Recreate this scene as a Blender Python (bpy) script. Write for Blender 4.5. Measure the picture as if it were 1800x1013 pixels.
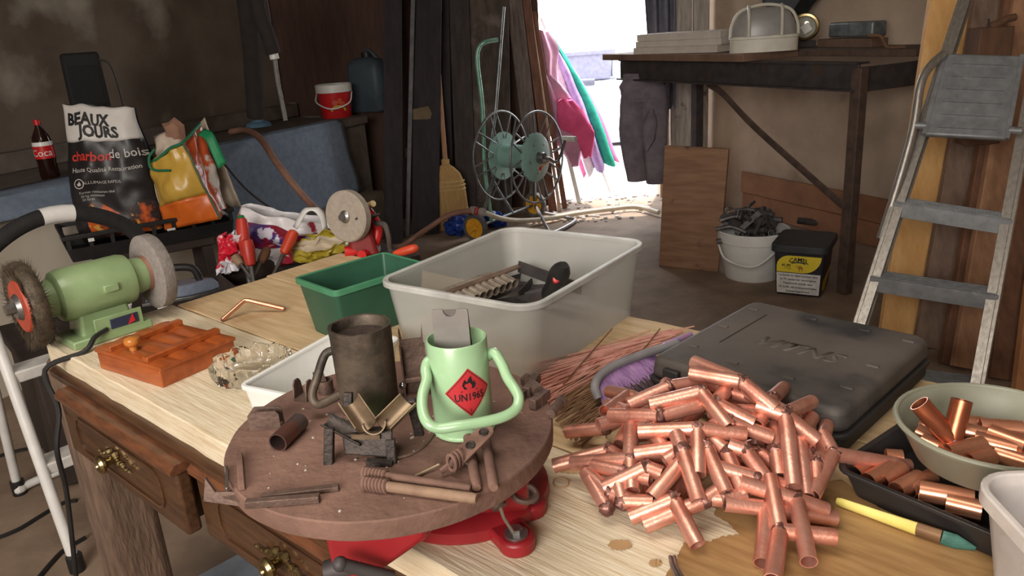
import bpy, bmesh, math, random
from mathutils import Vector as V, Matrix, noise as mn
random.seed(7)
D = bpy.data
for o in list(D.objects): D.objects.remove(o)
sc = bpy.context.scene
COL = sc.collection
R_ = math.radians

# ------------------------------------------------------------------ camera
PITCH, ROLL, FPX, EYE = R_(18.5), R_(4.0), 1370.0, 1.22
CAMC = V((0, 0, EYE))
CF = V((0, math.cos(PITCH), -math.sin(PITCH)))
_r0 = V((1, 0, 0)); _u0 = _r0.cross(CF)
CR = math.cos(ROLL)*_r0 - math.sin(ROLL)*_u0
CU = math.sin(ROLL)*_r0 + math.cos(ROLL)*_u0
cam = D.cameras.new('camera'); cam.sensor_width = 36.0; cam.lens = 36.0*FPX/1800.0
cam.clip_start = 0.02; cam.clip_end = 200
co = D.objects.new('camera', cam); COL.objects.link(co)
m3 = Matrix((CR, CU, -CF)).transposed()
co.matrix_world = Matrix.Translation(CAMC) @ m3.to_4x4()
sc.camera = co
def ray(x, y): return CF + (x-900)/FPX*CR - (y-506.5)/FPX*CU
def PZ(x, y, z):
    "survey point: where the sight line of a photo pixel meets the level z"
    d = ray(x, y); return CAMC + d*((z-EYE)/d.z)
def PY(x, y, Y):
    d = ray(x, y); return CAMC + d*(Y/d.y)

# ------------------------------------------------------------------ world, lights, exposure
w = D.worlds.new('world'); sc.world = w; w.use_nodes = True
bg = w.node_tree.nodes['Background']
bg.inputs[0].default_value = (0.93, 0.965, 1.0, 1); bg.inputs[1].default_value = 7.0
def light(name, kind, loc, aim, energy, color, size=None, size_y=None, angle=None):
    l = D.lights.new(name, kind); l.energy = energy; l.color = color
    if size and kind == 'AREA':
        l.size = size
        if size_y: l.shape = 'RECTANGLE'; l.size_y = size_y
    elif size: l.shadow_soft_size = size
    if angle is not None: l.angle = angle
    o = D.objects.new(name, l); COL.objects.link(o); o.location = loc
    o.rotation_euler = (V(aim)-V(loc)).to_track_quat('-Z', 'Y').to_euler()
    return o
light('sun', 'SUN', (2, 9, 8), (1.2, 6.5, 0), 6.0, (1, .96, .9), angle=.02)
light('ceiling_tube_light', 'AREA', (-.35, .55, 2.42), (-.05, .9, 0), 12, (1.0, .93, .84), 1.2, .5)
light('rear_fill_light', 'AREA', (-1.0, -1.6, 1.7), (.0, 3.0, .6), 88, (1.0, .94, .87), 1.8, 1.1)  # added soft fill behind the camera; the rear wall has no window
sc.view_settings.view_transform = 'Standard'; sc.view_settings.look = 'None'
sc.view_settings.exposure = 0.4; sc.view_settings.gamma = 1.0
sc.view_settings.use_curve_mapping = False
try:
    sc.cycles.use_denoising = True; sc.cycles.max_bounces = 12; sc.cycles.transmission_bounces = 12; sc.cycles.diffuse_bounces = 4
    sc.cycles.transparent_max_bounces = 12; sc.cycles.sample_clamp_indirect = 6
except Exception: pass

# ------------------------------------------------------------------ materials
def lin(c):
    return tuple(((x/255)/12.92 if x/255 <= .04045 else ((x/255+.055)/1.055)**2.4) for x in c)
def L(*c): return lin(c)+(1,)
MATS = {}
def mat(name, c1, c2=None, rough=.6, metal=0, scale=20, detail=5, lo=.35, hi=.65, bump=0, bscale=None, stretch=(1,1,1),
        c3=None, s3=6, lo3=.55, hi3=.7, trans=0, ior=1.45, alpha=1, coat=0, wave=None, emit=None, rvar=0, sub=0):
    """procedural material: colour c1 <-> c2 by stretched noise, blotches of c3, optional bump"""
    if name in MATS: return MATS[name]
    m = D.materials.new(name); m.use_nodes = True; nt = m.node_tree; N = nt.nodes; K = nt.links
    p = N['Principled BSDF']
    p.inputs['Roughness'].default_value = rough; p.inputs['Metallic'].default_value = metal
    p.inputs['IOR'].default_value = ior
    if trans: p.inputs['Transmission Weight'].default_value = trans
    if alpha < 1: p.inputs['Alpha'].default_value = alpha
    if coat: p.inputs['Coat Weight'].default_value = coat; p.inputs['Coat Roughness'].default_value = .15
    if sub:
        p.inputs['Subsurface Weight'].default_value = sub; p.inputs['Subsurface Radius'].default_value = (.01, .01, .01)
    if emit:
        p.inputs['Emission Color'].default_value = L(*emit[0]); p.inputs['Emission Strength'].default_value = emit[1]
    if c2 is None: c2 = tuple(min(255, int(x*.86)) for x in c1)
    tc = N.new('ShaderNodeTexCoord'); mp = N.new('ShaderNodeMapping'); mp.inputs['Scale'].default_value = stretch
    K.new(tc.outputs['Object'], mp.inputs['Vector'])
    nz = N.new('ShaderNodeTexNoise'); nz.inputs['Scale'].default_value = scale; nz.inputs['Detail'].default_value = detail
    nz.inputs['Roughness'].default_value = .62
    K.new(mp.outputs[0], nz.inputs['Vector'])
    fac = nz.outputs['Fac']
    if wave:
        wv = N.new('ShaderNodeTexWave'); wv.inputs['Scale'].default_value = wave[0]; wv.inputs['Distortion'].default_value = wave[1]
        wv.inputs['Detail'].default_value = 3; wv.bands_direction = wave[2] if len(wave) > 2 else 'X'
        K.new(mp.outputs[0], wv.inputs['Vector'])
        mx = N.new('ShaderNodeMath'); mx.operation = 'ADD'
        h1 = N.new('ShaderNodeMath'); h1.operation = 'MULTIPLY'; h1.inputs[1].default_value = .5; K.new(wv.outputs['Fac'], h1.inputs[0])
        h2 = N.new('ShaderNodeMath'); h2.operation = 'MULTIPLY'; h2.inputs[1].default_value = .5; K.new(nz.outputs['Fac'], h2.inputs[0])
        K.new(h1.outputs[0], mx.inputs[0]); K.new(h2.outputs[0], mx.inputs[1]); fac = mx.outputs[0]
    cr = N.new('ShaderNodeValToRGB'); cr.color_ramp.elements[0].position = lo; cr.color_ramp.elements[1].position = hi
    cr.color_ramp.elements[0].color = L(*c1); cr.color_ramp.elements[1].color = L(*c2)
    K.new(fac, cr.inputs[0]); out = cr.outputs[0]
    if c3:
        n3 = N.new('ShaderNodeTexNoise'); n3.inputs['Scale'].default_value = s3; n3.inputs['Detail'].default_value = 6
        K.new(tc.outputs['Object'], n3.inputs['Vector'])
        r3 = N.new('ShaderNodeValToRGB'); r3.color_ramp.elements[0].position = lo3; r3.color_ramp.elements[1].position = hi3
        K.new(n3.outputs['Fac'], r3.inputs[0])
        mm = N.new('ShaderNodeMix'); mm.data_type = 'RGBA'
        K.new(r3.outputs[0], mm.inputs[0]); K.new(out, mm.inputs[6]); mm.inputs[7].default_value = L(*c3); out = mm.outputs[2]
    K.new(out, p.inputs['Base Color'])
    if rvar:
        mr = N.new('ShaderNodeMapRange'); mr.inputs['To Min'].default_value = max(.03, rough-rvar); mr.inputs['To Max'].default_value = min(1, rough+rvar)
        K.new(nz.outputs['Fac'], mr.inputs['Value']); K.new(mr.outputs[0], p.inputs['Roughness'])
    if bump:
        b = N.new('ShaderNodeBump'); b.inputs['Strength'].default_value = min(1, bump); b.inputs['Distance'].default_value = .003
        nb = N.new('ShaderNodeTexNoise'); nb.inputs['Scale'].default_value = bscale or scale*1.7; nb.inputs['Detail'].default_value = 6
        K.new(mp.outputs[0], nb.inputs['Vector']); K.new(nb.outputs['Fac'], b.inputs['Height']); K.new(b.outputs[0], p.inputs['Normal'])
    MATS[name] = m
    return m

# ------------------------------------------------------------------ mesh builder
def fr(o, z, xh=(1, 0, 0)):
    "frame with origin o, z axis along z, x near xh"
    z = V(z).normalized(); x = V(xh); x = x - z*x.dot(z)
    if x.length < 1e-5: x = V((0, 1, 0)) - z*z.y
    x.normalize(); y = z.cross(x)
    m = Matrix((x, y, z)).transposed().to_4x4(); m.translation = V(o); return m
def rz(o, deg): return Matrix.Translation(V(o)) @ Matrix.Rotation(R_(deg), 4, 'Z')
def rrect(w, h, r, n=4):
    pts = []
    for cx, cy, a0 in ((w/2-r, h/2-r, 0), (-w/2+r, h/2-r, 90), (-w/2+r, -h/2+r, 180), (w/2-r, -h/2+r, 270)):
        for i in range(n+1):
            a = R_(a0+90*i/n); pts.append((cx+r*math.cos(a), cy+r*math.sin(a)))
    return pts
def spl(pts, n=6):
    "Catmull-Rom through points"
    P = [V(p) for p in pts]; out = []
    Q = [P[0]*2-P[1]]+P+[P[-1]*2-P[-2]]
    for i in range(1, len(Q)-2):
        a, b, c, d = Q[i-1:i+3]
        for k in range(n):
            t = k/n
            out.append(.5*((2*b)+(c-a)*t+(2*a-5*b+4*c-d)*t*t+(3*b-a-3*c+d)*t**3))
    out.append(P[-1]); return out
class MB:
    def __init__(s, M=None): s.v = []; s.f = []; s.M = M
    def add(s, vs, fs, M=None):
        o = len(s.v)
        for p in vs:
            p = V(p)
            if M is not None: p = M @ p
            if s.M is not None: p = s.M @ p
            s.v.append(p)
        s.f += [tuple(i+o for i in f) for f in fs]
        return s
    def box(s, c, d, M=None, tx=1, ty=1):
        x, y, z = d[0]/2, d[1]/2, d[2]/2; c = V(c)
        vs = [c+V(p) for p in ((-x, -y, -z), (x, -y, -z), (x, y, -z), (-x, y, -z), (-x*tx, -y*ty, z), (x*tx, -y*ty, z), (x*tx, y*ty, z), (-x*tx, y*ty, z))]
        return s.add(vs, [(3, 2, 1, 0), (4, 5, 6, 7), (0, 1, 5, 4), (1, 2, 6, 5), (2, 3, 7, 6), (3, 0, 4, 7)], M)
    def hexa(s, b, t):
        "box from 4 bottom and 4 top corners"
        return s.add(list(b)+list(t), [(3, 2, 1, 0), (4, 5, 6, 7), (0, 1, 5, 4), (1, 2, 6, 5), (2, 3, 7, 6), (3, 0, 4, 7)])
    def beam(s, a, b, w, t, xh=(0, 0, 1)):
        "rectangular bar from a to b, width w along xh, thickness t across"
        a = V(a); b = V(b); M = fr(a, b-a, xh); l = (b-a).length
        return s.box((0, 0, l/2), (w, t, l), M)
    def prism(s, poly, z0, z1, M=None, top=1):
        n = len(poly); vs = [(p[0], p[1], z0) for p in poly]+[(p[0]*top, p[1]*top, z1) for p in poly]
        fs = [tuple(reversed(range(n))), tuple(range(n, 2*n))]+[(i, (i+1) % n, n+(i+1) % n, n+i) for i in range(n)]
        return s.add(vs, fs, M)
    def loft(s, rings, cap0=True, cap1=True, closed=True, M=None):
        n = len(rings[0]); vs = [p for r in rings for p in r]; fs = []
        for j in range(len(rings)-1):
            for i in range(n if closed else n-1):
                k = (i+1) % n; fs.append((j*n+i, j*n+k, (j+1)*n+k, (j+1)*n+i))
        if cap0: fs.append(tuple(reversed(range(n))))
        if cap1: fs.append(tuple(range((len(rings)-1)*n, len(rings)*n)))
        return s.add(vs, fs, M)
    def tube(s, pts, r, n=10, caps=True, M=None, closed=False, sq=1):
        P = [V(p) for p in pts]; rs = r if isinstance(r, (list, tuple)) else [r]*len(P)
        rings = []; x = None
        for i, p in enumerate(P):
            if closed: t = P[(i+1) % len(P)]-P[i-1]
            else: t = P[min(i+1, len(P)-1)]-P[max(i-1, 0)]
            if t.length < 1e-9: t = V((0, 0, 1))
            t.normalize()
            if x is None:
                x = V((0, 0, 1)) if abs(t.z) < .9 else V((1, 0, 0))
            x = x-t*x.dot(t); x.normalize(); y = t.cross(x)
            rings.append([p+(x*math.cos(2*math.pi*k/n)+y*sq*math.sin(2*math.pi*k/n))*rs[i] for k in range(n)])
        if closed: rings.append(rings[0]); caps = False
        return s.loft(rings, caps, caps, True, M)
    def pipe(s, a, b, ro, ri, n=14, M=None):
        a = V(a); b = V(b); F = fr((0, 0, 0), b-a); rg = []
        for c, r in ((a, ri), (a, ro), (b, ro), (b, ri), (a, ri)):
            rg.append([c+F@V((r*math.cos(2*math.pi*k/n), r*math.sin(2*math.pi*k/n), 0)) for k in range(n)])
        return s.loft(rg, False, False, True, M)
    def lathe(s, prof, n=28, M=None, a0=0, a1=360):
        full = abs(a1-a0) >= 359.9; rings = []
        cnt = n if full else n+1
        cols = [[(max(r, 1e-5)*math.cos(R_(a0+(a1-a0)*k/n)), max(r, 1e-5)*math.sin(R_(a0+(a1-a0)*k/n)), z) for k in range(cnt)] for r, z in prof]
        return s.loft(cols, False, False, full, M)
    def ball(s, c, r, n=10, sz=1, M=None):
        m = n//2+1
        T = Matrix.Translation(V(c))
        if M is not None: T = M@T
        return s.lathe([(r*math.sin(math.pi*i/m), -r*sz*math.cos(math.pi*i/m)) for i in range(m+1)], n, T)
    def grid(s, fn, nu, nv, M=None, closed=False):
        vs = [fn(i/nu, j/nv) for j in range(nv+1) for i in range(nu+(0 if closed else 1))]
        c = nu if closed else nu+1; fs = []
        for j in range(nv):
            for i in range(nu):
                k = (i+1) % c; fs.append((j*c+i, j*c+k, (j+1)*c+k, (j+1)*c+i))
        return s.add(vs, fs, M)
    def build(s, name, m, parent=None, world=False, smooth=38, bev=0, solid=0, sub=0, seg=2):
        me = D.meshes.new(name); vs = s.v
        if world and parent is not None:
            I = WM[parent.name].inverted(); vs = [I@p for p in vs]
        me.from_pydata([tuple(p) for p in vs], [], s.f); me.validate(); me.update()
        bm = bmesh.new(); bm.from_mesh(me); bmesh.ops.recalc_face_normals(bm, faces=bm.faces); bm.to_mesh(me); bm.free()
        if smooth:
            me.polygons.foreach_set('use_smooth', [True]*len(me.polygons)); me.set_sharp_from_angle(angle=R_(smooth))
        o = D.objects.new(name, me); COL.objects.link(o)
        me.materials.append(m)
        if parent is not None: o.parent = parent; WM[o.name] = WM[parent.name]
        else: WM[o.name] = Matrix.Identity(4)
        if bev:
            b = o.modifiers.new('bevel', 'BEVEL'); b.width = bev; b.segments = seg; b.limit_method = 'ANGLE'; b.angle_limit = R_(40)
        if solid:
            b = o.modifiers.new('solid', 'SOLIDIFY'); b.thickness = solid; b.offset = 0
        if sub:
            b = o.modifiers.new('sub', 'SUBSURF'); b.levels = sub; b.render_levels = sub
        return o
WM = {}
def tag(o, label, cat, group=None, kind=None):
    o['label'] = label; o['category'] = cat; o['kind'] = 'thing'
    if group: o['group'] = group
    if kind: o['kind'] = kind
    return o
def thing(name, label, cat, loc=(0, 0, 0), deg=0, group=None):
    o = D.objects.new(name, None); COL.objects.link(o); o.empty_display_size = .02
    o.location = loc; o.rotation_euler = (0, 0, R_(deg)); WM[o.name] = rz(loc, deg)
    return tag(o, label, cat, group)
def struct(o, label=None):
    o['kind'] = 'structure'
    if label: o['label'] = label
    return o
def text2d(body, size, bold=0):
    c = D.curves.new('lettering', 'FONT'); c.body = body; c.size = size; c.offset = bold; c.resolution_u = 2
    c.align_x = 'CENTER'; c.align_y = 'CENTER'
    o = D.objects.new('lettering', c); COL.objects.link(o); dg = bpy.context.evaluated_depsgraph_get()
    e = o.evaluated_get(dg); me = e.to_mesh()
    vs = [tuple(p.co) for p in me.vertices]; fs = [tuple(p.vertices) for p in me.polygons]
    e.to_mesh_clear(); D.objects.remove(o); D.curves.remove(c)
    return vs, fs
def lettering(mb, body, size, fn, bold=0):
    "flat print: fn maps 2d text coordinates onto the carrying surface"
    vs, fs = text2d(body, size, bold); mb.add([fn(x, y) for x, y, z in vs], fs); return mb
def nz(p, s=1.0): return mn.noise(V(p)*s)

# common materials
M_copper = mat('copper', (224, 166, 148), (200, 132, 110), rough=.38, metal=.7, scale=30, bump=.12, bscale=300, c3=(140, 84, 84), s3=26, lo3=.58, hi3=.82, rvar=.14)
M_copper2 = mat('bright_copper', (228, 164, 132), (208, 136, 104), rough=.27, metal=.78, scale=24, rvar=.08)
M_solder = mat('solder', (110, 78, 72), (158, 112, 100), rough=.4, metal=.7, scale=90, bump=.5, c3=(70, 48, 50), s3=50)
M_pine = mat('pine_board', (224, 210, 184), (202, 182, 150), rough=.68, scale=9, stretch=(1.2, 14, 14), bump=.35, bscale=20, c3=(184, 158, 124), s3=5, lo3=.58, hi3=.75)
M_darkwood = mat('dark_varnished_wood', (84, 56, 36), (60, 39, 26), rough=.36, scale=8, stretch=(1.5, 14, 14), bump=.08, coat=.3)
M_black = mat('black_plastic', (38, 36, 36), (30, 29, 29), rough=.5, scale=40)
M_steel = mat('steel', (150, 148, 146), (120, 117, 114), rough=.35, metal=.85, scale=30, rvar=.1)
M_brass = mat('brass', (164, 146, 106), (120, 100, 64), rough=.28, metal=.95, scale=60)
M_white = mat('white_plastic', (228, 228, 224), (216, 215, 210), rough=.4, scale=12)
M_darksteel = mat('dark_steel', (76, 71, 71), (58, 54, 54), rough=.6, metal=.3, scale=18, bump=.2, c3=(82, 66, 56), s3=12)
# ------------------------------------------------------------------ room shell
M_floor = mat('concrete_floor', (150, 128, 108), (122, 103, 87), rough=.85, scale=5, bump=.25, bscale=60, c3=(100, 84, 71), s3=2.2, lo3=.5, hi3=.75)
M_wallL = mat('stained_plaster', (104, 92, 80), (84, 72, 62), rough=.95, scale=3, bump=.5, bscale=25, c3=(150, 142, 130), s3=1.6, lo3=.57, hi3=.68)
M_wallR = mat('beige_plaster', (186, 166, 146), (166, 146, 126), rough=.95, scale=3, bump=.3, bscale=30, c3=(128, 100, 82), s3=3, lo3=.64, hi3=.78)
M_brownwall = mat('brown_board', (78, 54, 44), (62, 42, 35), rough=.85, scale=4, stretch=(8, 8, 1))
DL = V((.429, .903, 0)); NL = V((-.903, .429, 0)); DR = V((.4, -.917, 0)); NR = V((.917, .4, 0))
LC = V((-1.42, 5.3, 0)); RC = V((1.27, 5.45, 0)); L1 = LC-DL*7.86; R1 = RC+DR*7.9
out = [L1+V((-.3, -.3, 0)), R1+V((.3, -.3, 0)), RC+V((.3, .06, 0)), LC+V((-.3, .21, 0))]
struct(MB().prism([(p.x, p.y) for p in out], -.08, 0).build('floor', M_floor))
struct(MB().prism([(p.x, p.y) for p in out], 2.5, 2.58).build('ceiling', mat('ceiling_boards', (150, 138, 122), rough=.9)))
def wall(name, a, b, n, m, z0=0, z1=2.5, t=.12):
    return struct(MB().hexa([a+V((0, 0, z0)), b+V((0, 0, z0)), b+n*t+V((0, 0, z0)), a+n*t+V((0, 0, z0))],
                            [a+V((0, 0, z1)), b+V((0, 0, z1)), b+n*t+V((0, 0, z1)), a+n*t+V((0, 0, z1))]).build(name, m, smooth=0))
wall('wall_left', L1, LC, NL, M_wallL)
wall('wall_right', R1, RC, NR, M_wallR)
wall('wall_rear', L1, R1, V((0, -1, 0)), M_wallR)
YB = 5.45
wall('wall_back', V((-1.6, YB, 0)), V((.3, YB, 0)), V((0, 1, 0)), M_brownwall)
wall('wall_back_corner', V((1.1, YB, 0)), V((1.35, YB, 0)), V((0, 1, 0)), M_wallR)
wall('wall_back_lintel', V((.3, YB, 0)), V((1.1, YB, 0)), V((0, 1, 0)), M_brownwall, 2.05, 2.5)
# brown boards at the far left corner
pb = struct(MB().box((-.98, 5.36, 1.25), (.9, .03, 2.5)).build('wall_panel', M_brownwall, smooth=0))
# outdoors
M_gravel = mat('gravel', (196, 190, 186), (150, 144, 142), rough=.95, scale=40, bump=1, bscale=60)
def gz(x, y): return -.012+.012*nz((x*9, y*9, 0))+.01*nz((x*25, y*25, 3))
g = MB().grid(lambda u, v: (-1+5*u, 5.51+3.2*v, gz(-1+5*u, 5.51+3.2*v)), 110, 80)
struct(g.build('ground_outside', M_gravel))
struct(MB().box((4, 24, -.06), (60, 30.6, .06)).build('yard_ground', mat('yard', (205, 200, 195), (185, 180, 176), rough=.95, scale=3)))
pb = MB()
for k in range(260):
    x = random.uniform(.15, 1.5); y = random.uniform(4.85, 5.6); r = random.uniform(.006, .017)
    if y < 5.5 and random.random() < .35: continue
    pb.ball((x, y, r*.3), r, 6, .6)
o = pb.build('loose_gravel', M_gravel); tag(o, 'pale loose gravel spilling over the doorway threshold', 'gravel', kind='stuff')
# ------------------------------------------------------------------ sink counter along the left wall
CE = V((-1.87, 2.9, 0)); CZ = .75
M_conc = mat('worn_concrete', (104, 94, 86), (84, 74, 66), rough=.9, scale=12, bump=.3)
M_beige = mat('beige_panel', (206, 194, 176), (194, 182, 164), rough=.6, scale=4)
M_bluesheet = mat('blue_sheet', (124, 138, 156), (108, 122, 140), rough=.75, scale=30, bump=.2, bscale=200)
t = thing('sink_counter', 'long grey counter under the stained wall with beige front panels', 'counter', CE)
def ce(a, d, z): return CE+DL*a+NL*d+V((0, 0, z))
def slab(mb, a0, a1, d0, d1, z0, z1):
    mb.hexa([ce(a0, d0, z0), ce(a1, d0, z0), ce(a1, d1, z0), ce(a0, d1, z0)], [ce(a0, d0, z1), ce(a1, d0, z1), ce(a1, d1, z1), ce(a0, d1, z1)]); return mb
slab(MB(), -2, 2.4, 0, .6, CZ-.05, CZ).build('worktop', M_conc, t, world=True, bev=.006)
slab(MB(), -2, -.62, .03, .05, 0, CZ-.05).build('front_panel', M_beige, t, world=True)
slab(MB(), -.615, .5, .03, .05, 0, CZ-.05).build('front_panel', M_beige, t, world=True)
slab(MB(), .505, 1.4, .03, .05, 0, CZ-.05).build('front_panel', M_beige, t, world=True)
slab(MB(), 1.405, 2.4, .03, .12, 0, CZ-.05).build('end_block', M_conc, t, world=True)
slab(MB(), -2, 2.4, .54, .6, CZ, CZ+.09).build('splash_ledge', M_conc, t, world=True, bev=.008)
def drape(a0, a1, zbot, fold, ph):
    def f(u, v):
        a = a0+(a1-a0)*u
        s = v*(1.0)
        if s < .22: d = .12*(1-s/.22)-.012; z = CZ+.006
        else:
            q = (s-.22)/.78; d = -.02-.05*q-.012*math.sin(u*fold+ph)*q-.01*nz((a*5, q*3, ph)); z = CZ-(CZ-zbot(u))*q
        return ce(a+.03*math.sin(v*4)*(.5-u), d, z+.004*nz((a*7, s*4, 1)))
    return f
o = MB().grid(drape(.95, 2.12, lambda u: .2+.12*u, 9, 0), 26, 16).build('blue_sheet', M_bluesheet, solid=.006)
tag(o, 'large blue sheet draped over the front of the grey counter', 'sheet')
o = MB().grid(drape(-1.6, .42, lambda u: .67, 14, 2), 20, 8).build('blue_cloth', M_bluesheet, solid=.006)
tag(o, 'narrow blue cloth folded over the counter edge beside the soda bottle', 'cloth')
o = slab(MB(), 1.5, 2.25, -.16, -.015, .0, .30).build('cardboard_block', mat('dusty_block', (112, 100, 84), (92, 82, 70), rough=.9, scale=8), bev=.01)
tag(o, 'dusty grey-brown block on the floor against the counter front', 'block')

# things on the counter
def lathe_thing(prof, n=32): return MB().lathe(prof, n)
M_red = mat('glossy_red', (196, 38, 38), (176, 30, 32), rough=.35, scale=10)
def on_counter(x, y): return PZ(x, y, CZ)
p = on_counter(593, 206); s = .078
t = thing('paint_pail', 'small red pail with white lid and fruit print on the counter', 'pail', p)
MB().lathe([(0, 0), (.088, 0), (.092, .01), (.105, .155), (.1, .155), (.0, .15)], 36).build('body', M_red, t)
MB().lathe([(0, .16), (.108, .163), (.113, .155), (.113, .2), (.108, .206), (.1, .2), (0, .2)], 36).build('lid', M_white, t, bev=.002)
hb = MB().tube(spl([(-.112, 0, .15), (-.1, -.07, .1), (0, -.125, .062), (.1, -.08, .09), (.112, 0, .15)]), .0045, 8); hb.build('bail_handle', M_white, t)
def on_pail(r): return lambda x, y: ((r+y*.09)*math.sin(x/r+.35), -(r+y*.09)*math.cos(x/r+.35), y+.075)
b = MB()
for k in range(12):
    a0, a1 = math.pi*k/12, math.pi*(k+1)/12
    fn = on_pail(.103)
    b.add([fn(.05*math.cos(a)*q, .035*math.sin(a)*q-.03) for a in (a0, a1) for q in (.75, 1)], [(0, 1, 3, 2)])
b.build('yellow_arc_print', mat('yellow_print', (214, 186, 60), rough=.5), t)
b = MB()
for (cx, cy, r) in ((-.02, .02, .018), (.012, .03, .016), (.03, .012, .014)):
    fn = on_pail(.1035); pts = [fn(cx+r*math.cos(2*math.pi*k/14), cy+r*math.sin(2*math.pi*k/14)) for k in range(14)]
    b.add(pts, [tuple(range(14))])
b.build('fruit_print', mat('orange_print', (214, 100, 52), (170, 50, 40), rough=.5, scale=60), t)
p = on_counter(652, 197)
M_jerry = mat('slate_blue_plastic', (66, 78, 86), (54, 64, 72), rough=.55, scale=8)
t = thing('jerry_can', 'slate blue plastic canister standing in the dark corner', 'canister', p+V((0, .1, 0)), -20)
MB().loft([[(x*k, y*k, z) for x, y in rrect(.25, .2, .05)] for z, k in ((0, .92), (.012, 1), (.25, 1), (.3, .95), (.33, .75), (.345, .45))]).build('body', M_jerry, t)
MB().lathe([(0, .34), (.035, .34), (.035, .375), (0, .378)], 20).build('cap', M_black, t)
MB().tube(spl([(-.09, 0, .31), (-.07, 0, .37), (.02, 0, .385), (.09, 0, .31)]), .012, 8).build('handle', M_jerry, t)
p = on_counter(455, 222)
t = thing('blue_dish', 'flat blue plastic dish lying upside down on the counter', 'dish', p)
MB().lathe([(.0, .028), (.05, .028), (.07, .018), (.082, 0), (.076, 0), (.0, .02)], 28).build('bowl', mat('light_blue_plastic', (108, 146, 176), rough=.5), t)
MB().lathe([(.03, .028), (.034, .034), (.038, .034), (.042, .028)], 24).build('foot_ring', MATS['light_blue_plastic'], t)
p = on_counter(99, 316)+NL*.03
t = thing('soda_bottle', 'plastic soda bottle with red cap and red label left of the charcoal sack', 'bottle', p)
MB().lathe([(0, 0), (.04, 0), (.046, .02), (.043, .09), (.047, .11), (.047, .18), (.04, .22), (.016, .265), (.014, .28)], 24).build('bottle', mat('cola', (40, 20, 14), rough=.12, scale=5), t)
MB().lathe([(.0478, .112), (.0478, .175)], 24).build('wrapper_band', M_red, t)
MB().lathe([(.0475, .175), (.047, .185), (.045, .195)], 24).build('label_rim', M_white, t)
MB().lathe([(0, .305), (.0165, .303), (.017, .278), (.0, .278)], 16).build('cap', M_red, t)
o = MB(); lettering(o, 'Coca', .05, lambda x, y: (.0483*math.sin(x/.048+.2), -.0483*math.cos(x/.048+.2), .14+y)); o.build('lettering', M_white, t)
t.scale = (.8, .8, .8)
# black box-shaped speaker on the counter, behind the sack
p = PY(144, 200, 3.15)
t = thing('speaker_box', 'black boxy loudspeaker standing behind the charcoal sack', 'speaker', (p.x-.02, p.y+.12, CZ), 30)
H0 = PY(146, 92, p.y+.12).z-CZ
MB().box((0, 0, H0/2), (.15, .12, H0), tx=.9).build('cabinet', mat('matt_black', (22, 21, 21), rough=.8), t, bev=.012)
MB().box((0, -.056, H0*.62), (.11, .02, H0*.55)).build('grille', mat('speaker_cloth', (22, 22, 22), (34, 34, 34), rough=.95, scale=300, bump=.5), t, bev=.005)
MB().tube(spl([(.05, -.05, H0-.03), (.1, -.07, H0-.06), (.115, -.06, H0*.5), (.11, -.05, .05)]), .004, 8).build('cable', M_black, t)
# wall pipe and hanging hose with clear tip
p0 = PY(428, -40, 3.9); p1 = PY(450, 205, 4.05)
o = MB().tube([p0, (p0+p1)/2+V((.01, 0, 0)), p1], .045, 12).build('wall_pipe', mat('sooty_pipe', (48, 42, 38), (38, 33, 30), rough=.9)); tag(o, 'sooty vertical pipe running down the stained left wall', 'pipe')
Y = 3.85
t = thing('hanging_hose', 'dark hose hanging on the left wall with a clear tube at its end', 'hose', PY(503, 215, Y))
MB().tube(spl([PY(448, -30, Y), PY(456, 20, Y), PY(470, 60, Y), PY(481, 95, Y)]), .036, 12).build('hose', MATS['sooty_pipe'], t, world=True)
MB().tube([PY(480, 92, Y), PY(483, 104, Y)], .022, 12).build('collar', M_white, t, world=True)
MB().tube(spl([PY(483, 104, Y), PY(488, 140, Y), PY(495, 175, Y), PY(502, 212, Y)]), .011, 10).build('clear_tube', mat('cloudy_tube', (150, 148, 142), rough=.3, alpha=.55), t, world=True)
# dark planks and steel leaning in the back corner
M_sooty = mat('sooty_board', (54, 49, 51), (40, 37, 39), rough=.9, scale=5, stretch=(6, 6, 1), bump=.3)
M_greyboard = mat('grey_board', (92, 80, 72), (66, 56, 50), rough=.9, scale=5, stretch=(7, 7, 1), bump=.5, c3=(116, 104, 96), s3=6, lo3=.6, hi3=.75)
M_redplank = mat('reddish_plank', (122, 84, 66), (96, 64, 52), rough=.8, scale=6, stretch=(7, 7, 1), bump=.3)
def lean(name, label, b, tp, Yt, wd, th, m, ext=1.25, cat='plank', zb=0, bev=.003):
    B = PZ(b[0], b[1], zb); T_ = PY(tp[0], tp[1], Yt); T_ = B+(T_-B)*ext
    o = MB().beam(B, T_, wd, th, (1, 0, 0)).build(name, m, bev=bev)
    if label: tag(o, label, cat)
    return o
lean('sooty_plank', 'leftmost black plank leaning in the dark back corner', (692, 428), (690, 0), 5.0, .11, .03, M_sooty)
lean('steel_strip', 'thin bright steel strip leaning beside the leftmost black plank', (716, 416), (726, 0), 5.05, .028, .012, mat('dull_steel', (98, 96, 100), (76, 74, 78), rough=.6, metal=.3, scale=20))
lean('sooty_plank', 'black plank directly right of the thin steel strip', (748, 412), (752, 0), 5.1, .17, .03, M_sooty)
lean('sooty_plank', 'narrow black plank behind the handle of the straw broom', (782, 400), (772, 0), 5.25, .12, .025, M_sooty)
lean('grey_board', 'dark grey weathered board right of the straw broom', (822, 392), (806, 0), 5.28, .13, .03, mat('dark_grey_board', (70, 62, 60), (52, 46, 45), rough=.9, scale=5, stretch=(7, 7, 1), bump=.4))
lean('grey_board', 'wide brown-grey board behind the hose reel handle', (866, 388), (858, 0), 5.32, .26, .03, M_greyboard)
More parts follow.
